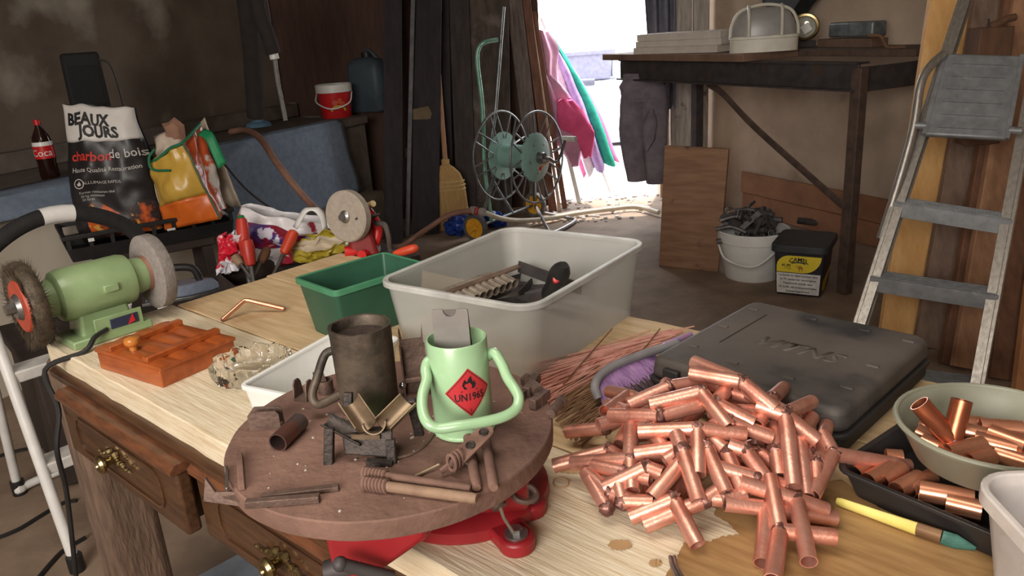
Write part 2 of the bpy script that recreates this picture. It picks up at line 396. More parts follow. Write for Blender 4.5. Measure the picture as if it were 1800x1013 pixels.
lean('door_jamb_post', 'rough weathered timber post at the left side of the bright doorway', (948, 372), (903, 0), 5.38, .1, .07, mat('weathered_timber', (120, 108, 102), (88, 76, 72), rough=.95, scale=5, stretch=(9, 9, 1), bump=1), cat='post')
lean('short_rail', 'short light metal rail standing at the foot of the black planks', (729, 408), (731, 308), 4.95, .03, .012, MATS['dull_steel'], ext=1, cat='rail')
a = PY(739, 200, 4.98); o = MB().prism([(-.07, -.03), (.06, -.04), (.075, .0), (.055, .045), (-.05, .03)], -.02, .02, fr(a, (0, -1, 0), (1, 0, 0))).build('wood_offcut', mat('dull_offcut', (118, 100, 78), rough=.85), bev=.003)
tag(o, 'rough wooden off-cut wedged in front of the black planks', 'wood')
a = PY(702, 270, 4.96); o = MB().box((0, 0, 0), (.14, .02, .06), Matrix.Translation(a)).build('cross_batten', mat('brown_batten', (88, 70, 56), rough=.85), bev=.003)
tag(o, 'short brown batten across the leftmost black plank', 'batten')
# straw broom
B = PZ(792, 402, 0); bt = PY(783, 288, B.y-.02); ht_ = PY(768, 84, 5.1)
t = thing('straw_broom', 'straw broom with a wooden handle standing upright in the back', 'broom', B)
M_straw = mat('broom_straw', (196, 160, 104), (164, 128, 78), rough=.85, scale=14, stretch=(16, 16, 1), bump=1, bscale=24)
M_pole = mat('pole_wood', (170, 128, 96), (146, 104, 76), rough=.6, scale=6, stretch=(8, 8, 1))
Mb = fr(B, bt-B, (1, 0, 0)); hl = (bt-B).length
prof = [(0, .125), (.25, .128), (.5, .12), (.7, .112), (.85, .09), (.95, .05), (1, .02)]
def brush_ring(z, r, n=40):
    return [(r*math.cos(2*math.pi*k/n)*(1+.02*math.sin(k*5)), r*.38*math.sin(2*math.pi*k/n)*(1+.05*math.sin(k*7)), z*hl) for k in range(n)]
MB(Mb).loft([brush_ring(z, r) for z, r in prof]).build('straw_head', M_straw, t, world=True)
for zz in (.62, .68, .74):
    r = .116 if zz < .7 else .111
    MB(Mb).tube([(r*math.cos(2*math.pi*k/36), r*.4*math.sin(2*math.pi*k/36), zz*hl) for k in range(36)], .004, 6, closed=True).build('stitching', mat('straw_twine', (214, 184, 130), rough=.8), t, world=True)
MB().tube([bt-(bt-B)*.02, bt+(ht_-bt)*.04], .026, 14).build('ferrule', M_straw, t, world=True)
MB().tube([bt, ht_], [.016, .013], 12).build('handle', M_pole, t, world=True)
# ------------------------------------------------------------------ hose reel
C2 = PY(945, 277, 4.62); NX = V((.79, -.62, 0)); C1 = C2-NX*.27
M_reelsteel = mat('galvanized_wire', (142, 146, 146), (112, 116, 118), rough=.4, metal=.7, scale=20)
M_mint = mat('mint_paint', (142, 178, 168), (126, 160, 152), rough=.45, scale=14)
t = thing('hose_reel', 'wheeled garden hose reel with mint green drum and wire rings', 'hose reel', V(((C1+C2)/2).to_tuple()[:2]+(0,)))
for nm, C, sg in (('wire_ring', C1, -1), ('wire_ring', C2, 1)):
    F = fr(C, NX, (0, 0, 1)); RR = .268
    rg = MB(F).tube([(RR*math.cos(2*math.pi*k/48), RR*math.sin(2*math.pi*k/48), 0) for k in range(48)], .0065, 8, closed=True).build(nm, M_reelsteel, t, world=True)
    for k in range(8):
        a = 2*math.pi*k/8+.2; c, s_ = math.cos(a), math.sin(a)
        pts = []
        for q, off in ((.1, -.035), (.26, -.03), (.268, 0), (.26, .03), (.1, .035)):
            pts.append((q*c-off*s_, q*s_+off*c, (.0 if q > .2 else -.02*sg)))
        MB(F).tube(pts, .0055, 6).build('wire_spoke', M_reelsteel, rg, world=True)
    hb = MB(F).lathe([(0, sg*.012), (.03, sg*.012), (.13, sg*.0), (.145, -sg*.01), (.145, -sg*.02), (0, -sg*.02)], 36).build('drum_disc', M_mint, t, world=True)
    MB(F).lathe([(0, sg*.05), (.03, sg*.05), (.034, sg*.04), (.034, sg*.01), (0, sg*.01)], 20).build('hub', M_steel, hb, world=True)
    for k in range(5):
        a = 2*math.pi*k/5+.5
        MB(F).ball((.09*math.cos(a), .09*math.sin(a), sg*.004), .008, 8).build('rivet', M_steel, hb, world=True)
MB().tube([C1, C2], .07, 24).build('drum_core', M_mint, t, world=True)
F = fr(C2+NX*.012, NX, V((.55, .68, .35))); st = MB(F).prism(rrect(.12, .034, .004, 2), 0, .002, Matrix.Translation((.02, -.06, 0))).build('maker_sticker', mat('cream_sticker', (226, 214, 190), rough=.5), t, world=True)
o = MB(); lettering(o, 'ROCAL', .026, lambda x, y: F@V((x+.03, y-.06, .003))); o.build('lettering', M_red, st, world=True)
MB(F).prism([(.014*math.cos(R_(a)), .014*math.sin(a and R_(a))) for a in range(0, 360, 60)], .002, .0032, Matrix.Translation((-.025, -.06, 0))).build('emblem', M_red, st, world=True)
cr = MB().tube(spl([C2+NX*.03, C2+NX*.08, C2+NX*.085+V((.05, .05, -.03)), C2+NX*.085+V((.11, .12, .09))]), .009, 8).build('crank', M_steel, t, world=True)
e = C2+NX*.085+V((.11, .12, .09)); MB().tube([e-NX*.02, e+NX*.07], .016, 12).build('crank_grip', mat('white_grip', (214, 214, 206), rough=.5), cr, world=True)
WD = V((.56, .83, 0))
M_wheely = mat('yellow_wheel', (240, 180, 56), (220, 160, 46), rough=.45, scale=10)
M_rubber = mat('grey_rubber', (104, 100, 98), (84, 80, 78), rough=.8)
for b in ((838, 424), (941, 381)):
    W0 = PZ(b[0], b[1], 0)+V((0, 0, .084)); F = fr(W0, -WD, (0, 0, 1))
    wh = MB(F).lathe([(.062, -.016), (.078, -.02), (.084, -.012), (.084, .012), (.078, .02), (.062, .016)], 32).build('tyre', M_rubber, t, world=True)
    d = MB(F).lathe([(.02, -.008), (.064, -.012), (.064, .012), (.02, .004), (.02, -.008)], 32).build('wheel_disc', M_wheely, wh, world=True)
    for k in range(8):
        a = 2*math.pi*k/8; MB(F).beam((.016*math.cos(a), .016*math.sin(a), .012), (.06*math.cos(a), .06*math.sin(a), .012), .009, .01, (0, 0, 1)).build('wheel_spoke', M_wheely, wh, world=True)
    MB(F).lathe([(0, .03), (.012, .03), (.018, .02), (.018, 0), (0, 0)], 16).build('wheel_hub', M_wheely, wh, world=True)
w1 = PZ(838, 424, 0)+V((0, 0, .084)); w2 = PZ(941, 381, 0)+V((0, 0, .084))
MB().tube([w1, w2], .009, 10).build('axle', M_reelsteel, t, world=True)
M_greentube = mat('green_tube', (138, 186, 164), (118, 164, 146), rough=.35, metal=.3)
Yh = 4.75
MB().tube(spl([w1+(w2-w1)*.25, PY(852, 300, Yh), PY(848, 190, Yh), PY(839, 110, Yh), PY(842, 84, Yh), PY(854, 74, Yh), PY(874, 70, Yh+.05)], 5), .013, 10).build('push_handle', M_greentube, t, world=True)
MB().tube(spl([w1+(w2-w1)*.6, PY(862, 300, 4.9), PY(872, 180, 4.9), PY(885, 12, 4.95)], 5), .012, 10).build('rear_upright', M_reelsteel, t, world=True)
q = V(((C1+C2)/2)); MB().tube(spl([PY(858, 262, 4.75), C1]), .011, 8).build('bracket', M_reelsteel, t, world=True)
MB().tube(spl([w2, PZ(960, 398, .02), PZ(968, 409, .016), PZ(985, 404, .016), PZ(1010, 389, .016), PZ(1003, 384, .016), w2+V((.05, -.05, -.05))], 6), .012, 8).build('foot_loop', mat('grey_tube', (150, 146, 146), rough=.4, metal=.5), t, world=True)
MB().tube([C2+NX*-.02, w2+V((0, 0, .01))], .011, 8).build('strut', M_reelsteel, t, world=True)
MB().tube([C1, w1+V((0.02, 0, .01))], .011, 8).build('strut', M_reelsteel, t, world=True)
# garden hose running from the counter to the door
t = thing('garden_hose', 'old garden hose, brown then cream, running from the counter to the doorway', 'hose', PZ(760, 400, 0))
M_hoseb = mat('brown_hose', (158, 118, 100), (138, 100, 84), rough=.6); M_hosew = mat('cream_hose', (206, 196, 176), (190, 180, 160), rough=.55)
hp = [PZ(405, 232, .78), PZ(432, 229, .79), PZ(458, 244, .775), PZ(485, 284, .69), PZ(522, 332, .57), PZ(556, 368, .46), PZ(590, 392, .33), PZ(625, 420, .15), PZ(660, 438, .03), PZ(700, 436, .03), PZ(740, 410, .08), PZ(790, 378, .17), PZ(833, 370, .2)]
MB().tube(spl(hp, 5), .0165, 10).build('brown_length', M_hoseb, t, world=True)
MB().tube(spl([PZ(850, 373, .19), PZ(880, 384, .12), PZ(915, 388, .06), PZ(960, 385, .03), PZ(1010, 376, .03), PZ(1070, 368, .03), PZ(1120, 364, .03), PZ(1158, 374, .03)], 5), .0155, 10).build('cream_length', M_hosew, t, world=True)
cc = [PZ(828, 369, .2), PZ(852, 374, .19)]
MB().tube([cc[0], cc[0]*.7+cc[1]*.3, cc[0]*.65+cc[1]*.35, cc[0]*.35+cc[1]*.65, cc[0]*.3+cc[1]*.7, cc[1]], [.022, .026, .021, .021, .026, .022], 14).build('coupling', mat('grey_coupling', (170, 160, 156), rough=.5), t, world=True)
for f in (.38, .55): MB().tube([cc[0]*(1-f)+cc[1]*f, cc[0]*(1-f-.09)+cc[1]*(f+.09)], .0235, 14).build('coupling_ring', M_red, t, world=True)
# crumpled blue bags by the wheels
M_bluebag = mat('blue_plastic_bag', (44, 78, 168), (28, 52, 124), rough=.25, scale=20, bump=.6, bscale=40)
for (bx, by, r, lab) in ((808, 412, .075, 'crumpled blue plastic bag left of the reel wheel'), (872, 398, .06, 'crumpled blue plastic bag right of the front reel wheel')):
    c = PZ(bx, by, 0)
    def f(u, v, c=c, r=r):
        a = 2*math.pi*u; b = math.pi*v; d = V((math.sin(b)*math.cos(a), math.sin(b)*math.sin(a), math.cos(b)))
        k = r*(1+.45*nz(d*2.6+V((r*99, 0, 0)))+.2*nz(d*6)); return c+V((d.x*k*1.2, d.y*k, max(0, r*.75+d.z*k*.85)))
    o = MB().grid(f, 22, 14, closed=True).build('plastic_bag', M_bluebag, smooth=25); tag(o, lab, 'bag')
# ------------------------------------------------------------------ doorway clutter
lean('leaning_plank', 'reddish plank leaning in the doorway nearest the timber post', (972, 372), (925, 0), 5.4, .055, .025, M_redplank)
lean('leaning_lath', 'pale thin lath leaning just right of the reddish plank', (984, 371), (936, 50), 5.43, .022, .02, mat('pale_lath', (196, 170, 146), (176, 150, 128), rough=.8), ext=1.2)
lean('leaning_plank', 'second reddish plank leaning in front of the pink cloth', (993, 366), (938, 20), 5.46, .035, .02, M_redplank, ext=1.2)
lean('leaning_lath', 'white lath leaning out of the doorway below the pink cloth', (1018, 356), (976, 180), 5.6, .03, .02, M_white, ext=1)
def hang(name, label, cat, pts, Y, wd, m, seed, pleat=6, depth=.06):
    "cloth hanging in folds along a spine of photo points"
    P = spl([PY(x, y, Y) for x, y in pts], 5); W_ = []
    for i in range(len(P)):
        k = i/(len(P)-1)*(len(wd)-1); a = int(min(k, len(wd)-2)); W_.append(wd[a]+(wd[a+1]-wd[a])*(k-a))
    rings = []
    for i, p in enumerate(P):
        ring = []
        for k in range(36):
            a = 2*math.pi*k/36; f = 1+.22*math.sin(pleat*a+seed+i*.12)+.2*nz((math.cos(a)*2+seed, math.sin(a)*2, i*.16))
            ring.append(p+V((W_[i]*math.cos(a)*f, depth*math.sin(a)*f, .01*math.sin(3*a+i*.3))))
        rings.append(ring)
    o = MB().loft(rings).build(name, m, smooth=50); return tag(o, label, cat)
M_pink = mat('faded_pink_cloth', (214, 164, 186), (186, 132, 160), rough=.85, scale=8, bump=.3)
M_rose = mat('rose_cloth', (216, 84, 132), (186, 62, 108), rough=.85, scale=8, bump=.3)
hang('pink_cloth', 'faded pink cloth bunched over the planks at the top of the doorway', 'cloth', [(946, 55), (955, 90), (958, 130), (968, 165)], 5.55, [.06, .09, .07, .05], M_pink, 1, 5)
hang('pink_cloth', 'long mauve cloth hanging down the planks in the doorway', 'cloth', [(955, 130), (972, 165), (988, 200), (1002, 240), (1010, 290)], 5.52, [.05, .1, .12, .1, .03], mat('mauve_cloth', (196, 150, 176), (172, 126, 154), rough=.85, scale=8, bump=.3), 4, 5)
hang('rose_cloth', 'bright rose cloth with a turned-over flap in the doorway', 'cloth', [(990, 175), (1000, 200), (1010, 225), (1028, 240), (1033, 275)], 5.46, [.05, .08, .1, .06, .025], M_rose, 8, 3, .05)
# folded striped parasol
def parasol():
    A = PY(962, 60, 5.85); Bp = PY(1060, 305, 5.75); ax = Bp-A; t = thing('folded_parasol', 'folded green, mauve and white parasol leaning in the doorway', 'parasol', V((Bp.x, Bp.y, 0)))
    F = fr(A, ax, (1, 0, 0)); Ln = ax.length
    cols = [mat('parasol_green', (34, 168, 140), (26, 140, 118), rough=.8), mat('parasol_mauve', (168, 146, 190), (146, 124, 170), rough=.8), mat('parasol_white', (220, 214, 222), rough=.8), mat('parasol_pink', (214, 108, 160), rough=.8)]
    for g in range(8):
        rings = []
        a0 = 2*math.pi*g/8; a1 = 2*math.pi*(g+1)/8
        def f(u, v):
            a = a0+(a1-a0)*u; r = (.02+.085*math.sin(min(1, v*1.15)*2.0))*(1+.5*math.sin(math.pi*u)*(.3+.7*v))+.01*nz((a*3, v*6, g))
            return (r*math.cos(a+.5*v), r*math.sin(a+.5*v)*.8, v*Ln*(.93+.05*math.sin(math.pi*u)))
        MB(F).grid(f, 6, 18).build('canopy_panel', cols[g % 4], t, world=True, solid=.003)
    MB(F).tube([(0, 0, -.12), (0, 0, Ln*A.z/(A.z-Bp.z))], .014, 10).build('pole', M_white, t, world=True)
parasol()
# outdoors: bin, covered heap
p = PY(1030, 140, 9.5)
t = thing('grey_tub', 'dark grey rectangular tub standing on the white sheet outside', 'tub', p, 8)
M_gt = mat('grey_tub', (96, 94, 108), (84, 82, 96), rough=.6)
hh = PY(1030, 92, 9.5).z-p.z
MB().box((0, 0, hh/2), (.5, .4, hh), tx=1.08, ty=1.08).build('body', M_gt, t, bev=.02); MB().box((0, 0, hh), (.6, .48, .05)).build('rim', M_gt, t, bev=.01)
MB().box((.36, 0, hh*.5), (.16, .3, hh*.9)).build('side_box', mat('pale_grey', (170, 170, 184), rough=.6), t, bev=.02)
zt = p.z
def heap(u, v):
    x = .55+2.2*u; y = 8.0+2.6*v; e = min(1, 5*min(u, 1-u))*min(1, 3.2*min(v+.02, 1-v))
    return (x-.25, y, max(-.02, (zt-.015)*e)+.03*nz((x*3, y*3, 0))*(e < .95)*e)
o = MB().grid(heap, 40, 40).build('white_sheet', mat('white_tarp', (226, 228, 236), (206, 208, 220), rough=.7, scale=3, bump=.3), solid=.01)
tag(o, 'white plastic sheet covering a heap in the yard outside', 'sheet')
o = MB().tube([V((PY(1012, 176, 8.6).x, 8.6, zt+.03)), V((PY(1046, 174, 8.6).x, 8.6, zt+.03))], .04, 14).build('black_pipe', mat('dark_pipe', (66, 66, 78), rough=.6)); tag(o, 'short dark pipe lying on the white sheet outside', 'pipe')
# ------------------------------------------------------------------ right-hand side by the door: boards and coat
M_whitewash = mat('whitewashed_boards', (186, 178, 168), (150, 140, 130), rough=.9, scale=6, stretch=(8, 8, 1), bump=.5, c3=(110, 96, 86), s3=8, lo3=.62, hi3=.7)
wb = thing('whitewashed_boards', 'whitewashed upright boards in the corner behind the steel bench', 'boards', (1.2, 5.25, 0))
for k, (x0, x1) in enumerate(((1.115, 1.255), (1.26, 1.36))):
    MB().box(((x0+x1)/2, 5.2-.02*k, 1.0), (x1-x0, .03, 2.0)).build('board', M_whitewash, wb, world=True, bev=.004)
M_tarp = mat('grey_tarp', (126, 126, 138), (100, 100, 112), rough=.85, scale=6, bump=.4)
def sheet(u, v):
    x = .93+.2*u-.035*(1-v)*0; y = 5.12+.03*math.sin(u*16)+.012*nz((u*5, v*4, 0)); z = 1.7-1.05*v
    return (x+.05*v*(1-u)-.07*(1-u)*(v < .12), y, z)
o = MB().grid(sheet, 26, 20).build('grey_curtain', M_tarp, solid=.006); tag(o, 'grey tarpaulin hanging at the right edge of the doorway above the bench', 'tarpaulin')
Yc = 4.72
t = thing('grey_overalls', 'grey work trousers hanging under the left end of the steel bench', 'trousers', PY(1135, 322, Yc))
def leg(pts, wd, dp, seed):
    P = spl([PY(x, y, Yc) for x, y in pts], 5); rings = []
    for i, p in enumerate(P):
        k = i/(len(P)-1)*(len(wd)-1); a = int(min(k, len(wd)-2)); w_ = wd[a]+(wd[a+1]-wd[a])*(k-a)
        rings.append([p+V((w_*math.cos(q)*(1+.1*nz((math.cos(q)*2+seed, math.sin(q)*2, i*.3))), dp*math.sin(q)*(1+.3*nz((q, i*.3, seed))), 0)) for q in [2*math.pi*j/24 for j in range(24)]])
    return MB().loft(rings)
M_trous = mat('grey_cloth', (128, 118, 126), (104, 96, 104), rough=.9, scale=12, bump=.4)
leg([(1112, 150), (1112, 190), (1112, 250), (1120, 318)], [.06, .08, .075, .06], .04, 1).build('left_leg', M_trous, t, world=True)
leg([(1150, 150), (1150, 190), (1150, 250), (1153, 322)], [.07, .085, .08, .055], .05, 5).build('right_leg', M_trous, t, world=True)
leg([(1128, 128), (1130, 150), (1130, 165), (1130, 178)], [.11, .135, .13, .1], .05, 3).build('waist', M_trous, t, world=True)
leg([(1143, 190), (1141, 215), (1138, 245), (1134, 262)], [.02, .055, .045, .01], .075, 7).build('pocket', M_trous, t, world=True)
# ------------------------------------------------------------------ steel bench with vice plank
BA = V((.742, 4.85, 0)); BB = V((1.464, 3.247, 0)); BD = (BB-BA).normalized(); BN = V((-BD.y, BD.x, 0)); BZ = .99
if BN.x < 0: BN = -BN
def bp(a, d, z): return BA+BD*a+BN*d+V((0, 0, z))
BL = (BB-BA).length
def bslab(mb, a0, a1, d0, d1, z0, z1):
    mb.hexa([bp(a0, d0, z0), bp(a1, d0, z0), bp(a1, d1, z0), bp(a0, d1, z0)], [bp(a0, d0, z1), bp(a1, d0, z1), bp(a1, d1, z1), bp(a0, d1, z1)]); return mb
t = thing('steel_bench', 'dark welded steel bench with plank top against the right wall', 'bench', bp(BL/2, .3, 0))
fm = bslab(MB(), 0, BL, 0, .012, BZ-.115, BZ).build('front_beam', M_darksteel, t, world=True, bev=.002)
bslab(MB(), 0, BL, -.03, 0, BZ-.115, BZ-.107).build('beam_flange', M_darksteel, fm, world=True)
bslab(MB(), 0, BL, -.012, .06, BZ-.008, BZ+.0).build('beam_flange', M_darksteel, fm, world=True)
bslab(MB(), BL-.012, BL, 0, .62, BZ-.12, BZ-.02).build('side_beam', M_darksteel, t, world=True, bev=.002)
bslab(MB(), 0, .012, 0, .5, BZ-.12, BZ-.02).build('side_beam', M_darksteel, t, world=True)
MB().beam(bp(BL, .01, 0), bp(BL, .01, BZ-.02), .05, .045, BD).build('leg', mat('rusty_steel', (92, 74, 64), (70, 56, 50), rough=.75, metal=.2, scale=20, bump=.3), t, world=True, bev=.003)
MB().beam(bp(.35, .3, 0), bp(.35, .3, BZ-.1), .05, .05, BD).build('leg', M_darksteel, t, world=True)
pa = PY(1300, 150, 4.02); 
MB().tube(spl([bp(.78, .03, BZ-.12), bp(.9, .03, BZ-.165), bp(1.15, .03, BZ-.32), bp(BL-.03, .03, .37)], 5), .018, 8, sq=.5).build('brace', MATS['rusty_steel'], t, world=True)
bslab(MB(), .02, BL+.02, .3, .62, BZ+.0, BZ+.03).build('top_plank', mat('grimy_plank', (92, 74, 62), (72, 58, 50), rough=.85, scale=6, stretch=(4, 4, 4), bump=.3), t, world=True, bev=.003)
bslab(MB(), -.12, 1.13, -.05, .295, BZ+.0, BZ+.035).build('top_plank', mat('brown_plank', (132, 104, 86), (104, 80, 66), rough=.8, scale=6, bump=.3), t, world=True, bev=.003)
# white panels stacked on the bench
M_panel = mat('white_panel', (206, 196, 186), (192, 182, 172), rough=.6, scale=10)
pz = BZ+.035
for k, (dx, rot, lab) in enumerate(((0, 0, 'bottom white slab of the flat stack on the steel bench'), (.015, 1.2, 'middle white slab of the flat stack on the steel bench'), (.02, -.8, 'top white slab of the flat stack on the steel bench'))):
    c = PZ(1192, 92, BZ+.035); c = PZ(1192, 93, BZ+.035)
    a0 = PZ(1112, 96, BZ+.035); a1 = PZ(1262, 92, BZ+.035); d = V((a1-a0)); ln = d.length; dg = math.degrees(math.atan2(d.y, d.x))
    th = .036 if k != 1 else .032
    nrm = V((-d.y, d.x, 0)).normalized()
    if nrm.y < 0: nrm = -nrm
    ctr = (a0+a1)/2+nrm*.14+V((dx, 0, 0)); ctr.z = pz
    o = MB().box((0, 0, th/2), (ln*.98, .28, th)).build('white_slab', M_panel, bev=.001); o.location = ctr; o.rotation_euler = (0, 0, R_(dg+rot)); tag(o, lab, 'slab', 'white slabs on the steel bench')
    pz += th+.0005
# bulkhead lamp with cage
c = PZ(1338, 92, BZ+.035); c = c+V((.03, .06, 0)); c.z = BZ+.036
dg = -14
t = thing('bulkhead_lamp', 'white oval bulkhead lamp with cage guard lying on the bench', 'lamp', c, dg)
def oval(a, b, n=40): return [(a*math.copysign(abs(math.cos(2*math.pi*k/n))**.75, math.cos(2*math.pi*k/n)), b*math.copysign(abs(math.sin(2*math.pi*k/n))**.75, math.sin(2*math.pi*k/n))) for k in range(n)]
A_, B_ = .158, .085
M_cream = mat('cream_enamel', (214, 210, 196), (200, 196, 182), rough=.4)
MB().loft([[(x, y, z) for x, y in oval(A_*k, B_*k)] for z, k in ((0, 1), (.06, 1), (.062, .97))]).build('base', M_cream, t, smooth=45)
MB().loft([[(x, y, z) for x, y in oval(A_*k, B_*k)] for z, k in ((.062, 1.03), (.074, 1.03), (.076, .93))]).build('rim', M_cream, t, smooth=45)
MB().loft([[(x, y, .07+.132*math.sin(a)) for x, y in oval(A_*.93*math.cos(a)**.5, B_*.9*math.cos(a)**.5)] for a in (0, .3, .6, .9, 1.2, 1.4, 1.53)]).build('glass', mat('frosted_glass', (150, 148, 144), (140, 138, 134), rough=.3), t)
def cage(pts): return MB().tube(spl(pts, 6), .0075, 8)
for x in (-.075, .075): cage([(x, -B_*.98, .07), (x, -B_*.9, .13), (x, -.045, .195), (x, 0, .21), (x, .045, .195), (x, B_*.9, .13), (x, B_*.98, .07)]).build('cage_bar', M_cream, t)
cage([(-A_*1, 0, .07), (-A_*.95, 0, .13), (-A_*.7, 0, .19), (0, 0, .215), (A_*.7, 0, .19), (A_*.95, 0, .13), (A_, 0, .07)]).build('cage_bar', M_cream, t)
# round brass downlight
c = bp(1.0, .46, 0)
t = thing('round_spotlight', 'small round brass spotlight leaning behind the bulkhead lamp', 'lamp', V((c.x, c.y, BZ+.032)))
F = fr((0, 0, .098), (-.3, -.9, .25), (1, 0, 0)); MB().box((0, .03, .015), (.12, .06, .03)).build('base_block', M_darksteel, t)
MB(F).lathe([(.062, -.03), (.066, -.005), (.07, .004), (.064, .01), (.054, .008), (.05, -.02), (0, -.025)], 36).build('ring', M_brass, t)
MB(F).lathe([(0, -.012), (.03, -.01), (.05, -.002), (.052, 0)], 30).build('glass', mat('lamp_glass', (206, 204, 190), rough=.1, metal=.3), t)
MB(F).box((0, -.01, .004), (.045, .045, .012), Matrix.Rotation(.5, 4, 'Z')).build('paper_tag', M_white, t, bev=.001)
MB(F).lathe([(0, -.07), (.04, -.07), (.055, -.03), (.0, -.03)], 24).build('housing', M_darksteel, t)
# galvanised offcut pipe and brick block, plus hook
a = bp(1.14, .52, BZ+.11); b = bp(1.42, .5, BZ+.11)
o = MB().beam(a, b, .07, .09, (0, 0, 1)).build('zinc_offcut', mat('zinc', (126, 132, 132), (88, 92, 94), rough=.5, metal=.5, scale=22, bump=.4), bev=.01); tag(o, 'mottled grey zinc off-cut lying at the back of the bench', 'metal'); 
o = MB().beam(bp(1.1, .5, BZ+.05), bp(1.46, .46, BZ+.05), .04, .1, (0, 0, 1)).build('wood_block', mat('block_wood', (110, 84, 68), rough=.85), bev=.005); tag(o, 'flat brown wooden block in front of the zinc off-cut', 'wood')
h = bp(1.6, .32, BZ+.03); o = MB().tube(spl([h+V((-.05, .05, .06)), h+V((-.01, .02, .055)), h+V((0, 0, .03)), h+V((.01, -.02, .008)), h+V((.05, -.09, .008))]), .007, 8).build('bent_rod', mat('rust_rod', (112, 84, 62), rough=.8)); tag(o, 'bent rusty rod hooked over the right end of the bench', 'rod')
# dark shape behind lamp
F = fr(bp(.78, .58, 1.3), -BN, BD); o = MB(F).loft([[(.2*k*math.cos(2*math.pi*j/20)*(1+.2*math.sin(j*1.3)), .15*k*math.sin(2*math.pi*j/20)*(1+.15*math.cos(j*2)), z) for j in range(20)] for z, k in ((-.05, .8), (0, 1), (.05, .7))]).build('dark_shape', M_black); tag(o, 'dark shape on the wall behind the bulkhead lamp', 'rag')
# baseboards and pipes at the wall foot
M_base = mat('orange_brown_board', (152, 106, 74), (128, 88, 62), rough=.8, scale=6, bump=.3)
for k, z in enumerate((0.0, .135)):
    a = V((1.526, 4.859, 0))-NR*(.03+.015*k); o = MB().hexa([a+V((0, 0, z)), a+DR*2.3+V((0, 0, z)), a+DR*2.3+NR*.02+V((0, 0, z)), a+NR*.02+V((0, 0, z))], [a+V((0, 0, z+.13)), a+DR*2.3+V((0, 0, z+.13)), a+DR*2.3+NR*.02+V((0, 0, z+.13)), a+NR*.02+V((0, 0, z+.13))]).build('baseboard_right', M_base, bev=.004); struct(o)
o = MB().tube([PZ(1395, 405, .05)+V((.1, .2, 0)), PZ(1560, 425, .05)+V((.1, .2, 0))], .02, 10).build('floor_rod', M_darksteel); tag(o, 'dark metal rod lying along the foot of the right wall', 'rod')
# leaning wooden panel
b0 = PZ(1158, 468, 0); b1 = PZ(1262, 479, 0); d = (b1-b0); d.z = 0; n = V((-d.y, d.x, 0)).normalized()
if n.y < 0: n = -n
hgt = .66; tl = n*.1
t0 = PY(1168, 256, b0.y+.1); t1 = PY(1281, 262, b1.y+.12)
th = n*.02
o = MB().hexa([b0, b1, b1+th, b0+th], [t0, t1, t1+th, t0+th]).build('leaning_plywood', mat('stained_plywood', (148, 112, 86), (124, 90, 68), rough=.75, scale=5, stretch=(1, 1, 8), bump=.2, c3=(84, 58, 46), s3=9, lo3=.66, hi3=.74), bev=.003); tag(o, 'stained wooden panel leaning upright beside the white bucket', 'plywood')
# ------------------------------------------------------------------ white bucket with scrap
c = PZ(1322, 483, 0); c.z = 0
t = thing('scrap_bucket', 'white plastic bucket heaped with dark metal scrap beside the tobacco tub', 'bucket', c)
rb, rt, hb = .128, .162, .235
MB().lathe([(0, 0), (rb, 0), (rb+.004, .006), (rt-.004, hb-.05), (rt+.004, hb-.05), (rt+.006, hb-.004), (rt+.002, hb), (rt-.004, hb-.004), (rb-.004, .01), (0, .008)], 48).build('pail', M_white, t)
MB().tube(spl([(-rt-.008, 0, hb-.06), (-rt*.95, -rt*.55, hb-.12), (-rt*.3, -rt*1.05, hb-.14), (rt*.42, -rt*.98, hb-.07)], 6), .0055, 8).build('bail_handle', M_white, t)
MB().ball((rt*.42, -rt*.96, hb-.055), .012, 10).build('handle_pivot', M_white, t)
M_scrap = mat('scrap_metal', (104, 100, 99), (74, 70, 70), rough=.5, metal=.35, scale=30, bump=.3)
for k in range(64):
    a = random.uniform(0, 6.28); r = random.uniform(0, .135); zc = hb+(.065*(1-(r/.15)**2) if k < 44 else -.02)+random.uniform(-.02, .02)
    d = V((random.uniform(-1, 1), random.uniform(-1, 1), random.uniform(-.25, .35))).normalized(); ln = random.uniform(.08, .17)
    p = c+V((r*math.cos(a), r*math.sin(a), zc)); b = MB()
    if k % 3 == 0: b.tube(spl([p-d*ln/2, p+V((0, 0, .02)), p+d*ln/2]), random.uniform(.005, .011), 7)
    elif k % 3 == 1: b.beam(p-d*ln/2, p+d*ln/2, random.uniform(.02, .04), .004, (random.uniform(-.4, .4), 0, 1))
    else: b.pipe(p-d*ln/2, p+d*ln/2, .014, .011, 10)
    o = b.build('metal_scrap', M_scrap); tag(o, 'piece of dark metal scrap heaped in the white bucket', 'scrap', 'metal scrap in the white bucket')
# ------------------------------------------------------------------ tobacco tub
a = PZ(1363, 517, 0); b = PZ(1441, 525, 0); d = b-a; wd = d.length; dg = math.degrees(math.atan2(d.y, d.x))
t = thing('tobacco_tub', 'black and yellow tobacco tub with a printed warning on the floor', 'tub', a, dg)
hh = .215; tp = .012
M_navy = mat('navy_plastic', (48, 46, 54), (40, 38, 46), rough=.4); M_yel = mat('yellow_print2', (226, 204, 62), (214, 190, 54), rough=.45, scale=9); M_paper = mat('label_white', (222, 220, 216), rough=.6); M_ink = mat('black_ink', (24, 22, 24), rough=.6)
dp = .235
body = MB().hexa([V((0, 0, 0)), V((wd, 0, 0)), V((wd, dp, 0)), V((0, dp, 0))], [V((-tp, -tp, hh)), V((wd+tp, -tp, hh)), V((wd+tp, dp+tp, hh)), V((-tp, dp+tp, hh))]).build('body', M_navy, t, bev=.012, seg=3)
def onf(x, z, off=.0015): return (wd/2+x, -tp*z/hh-off, z)
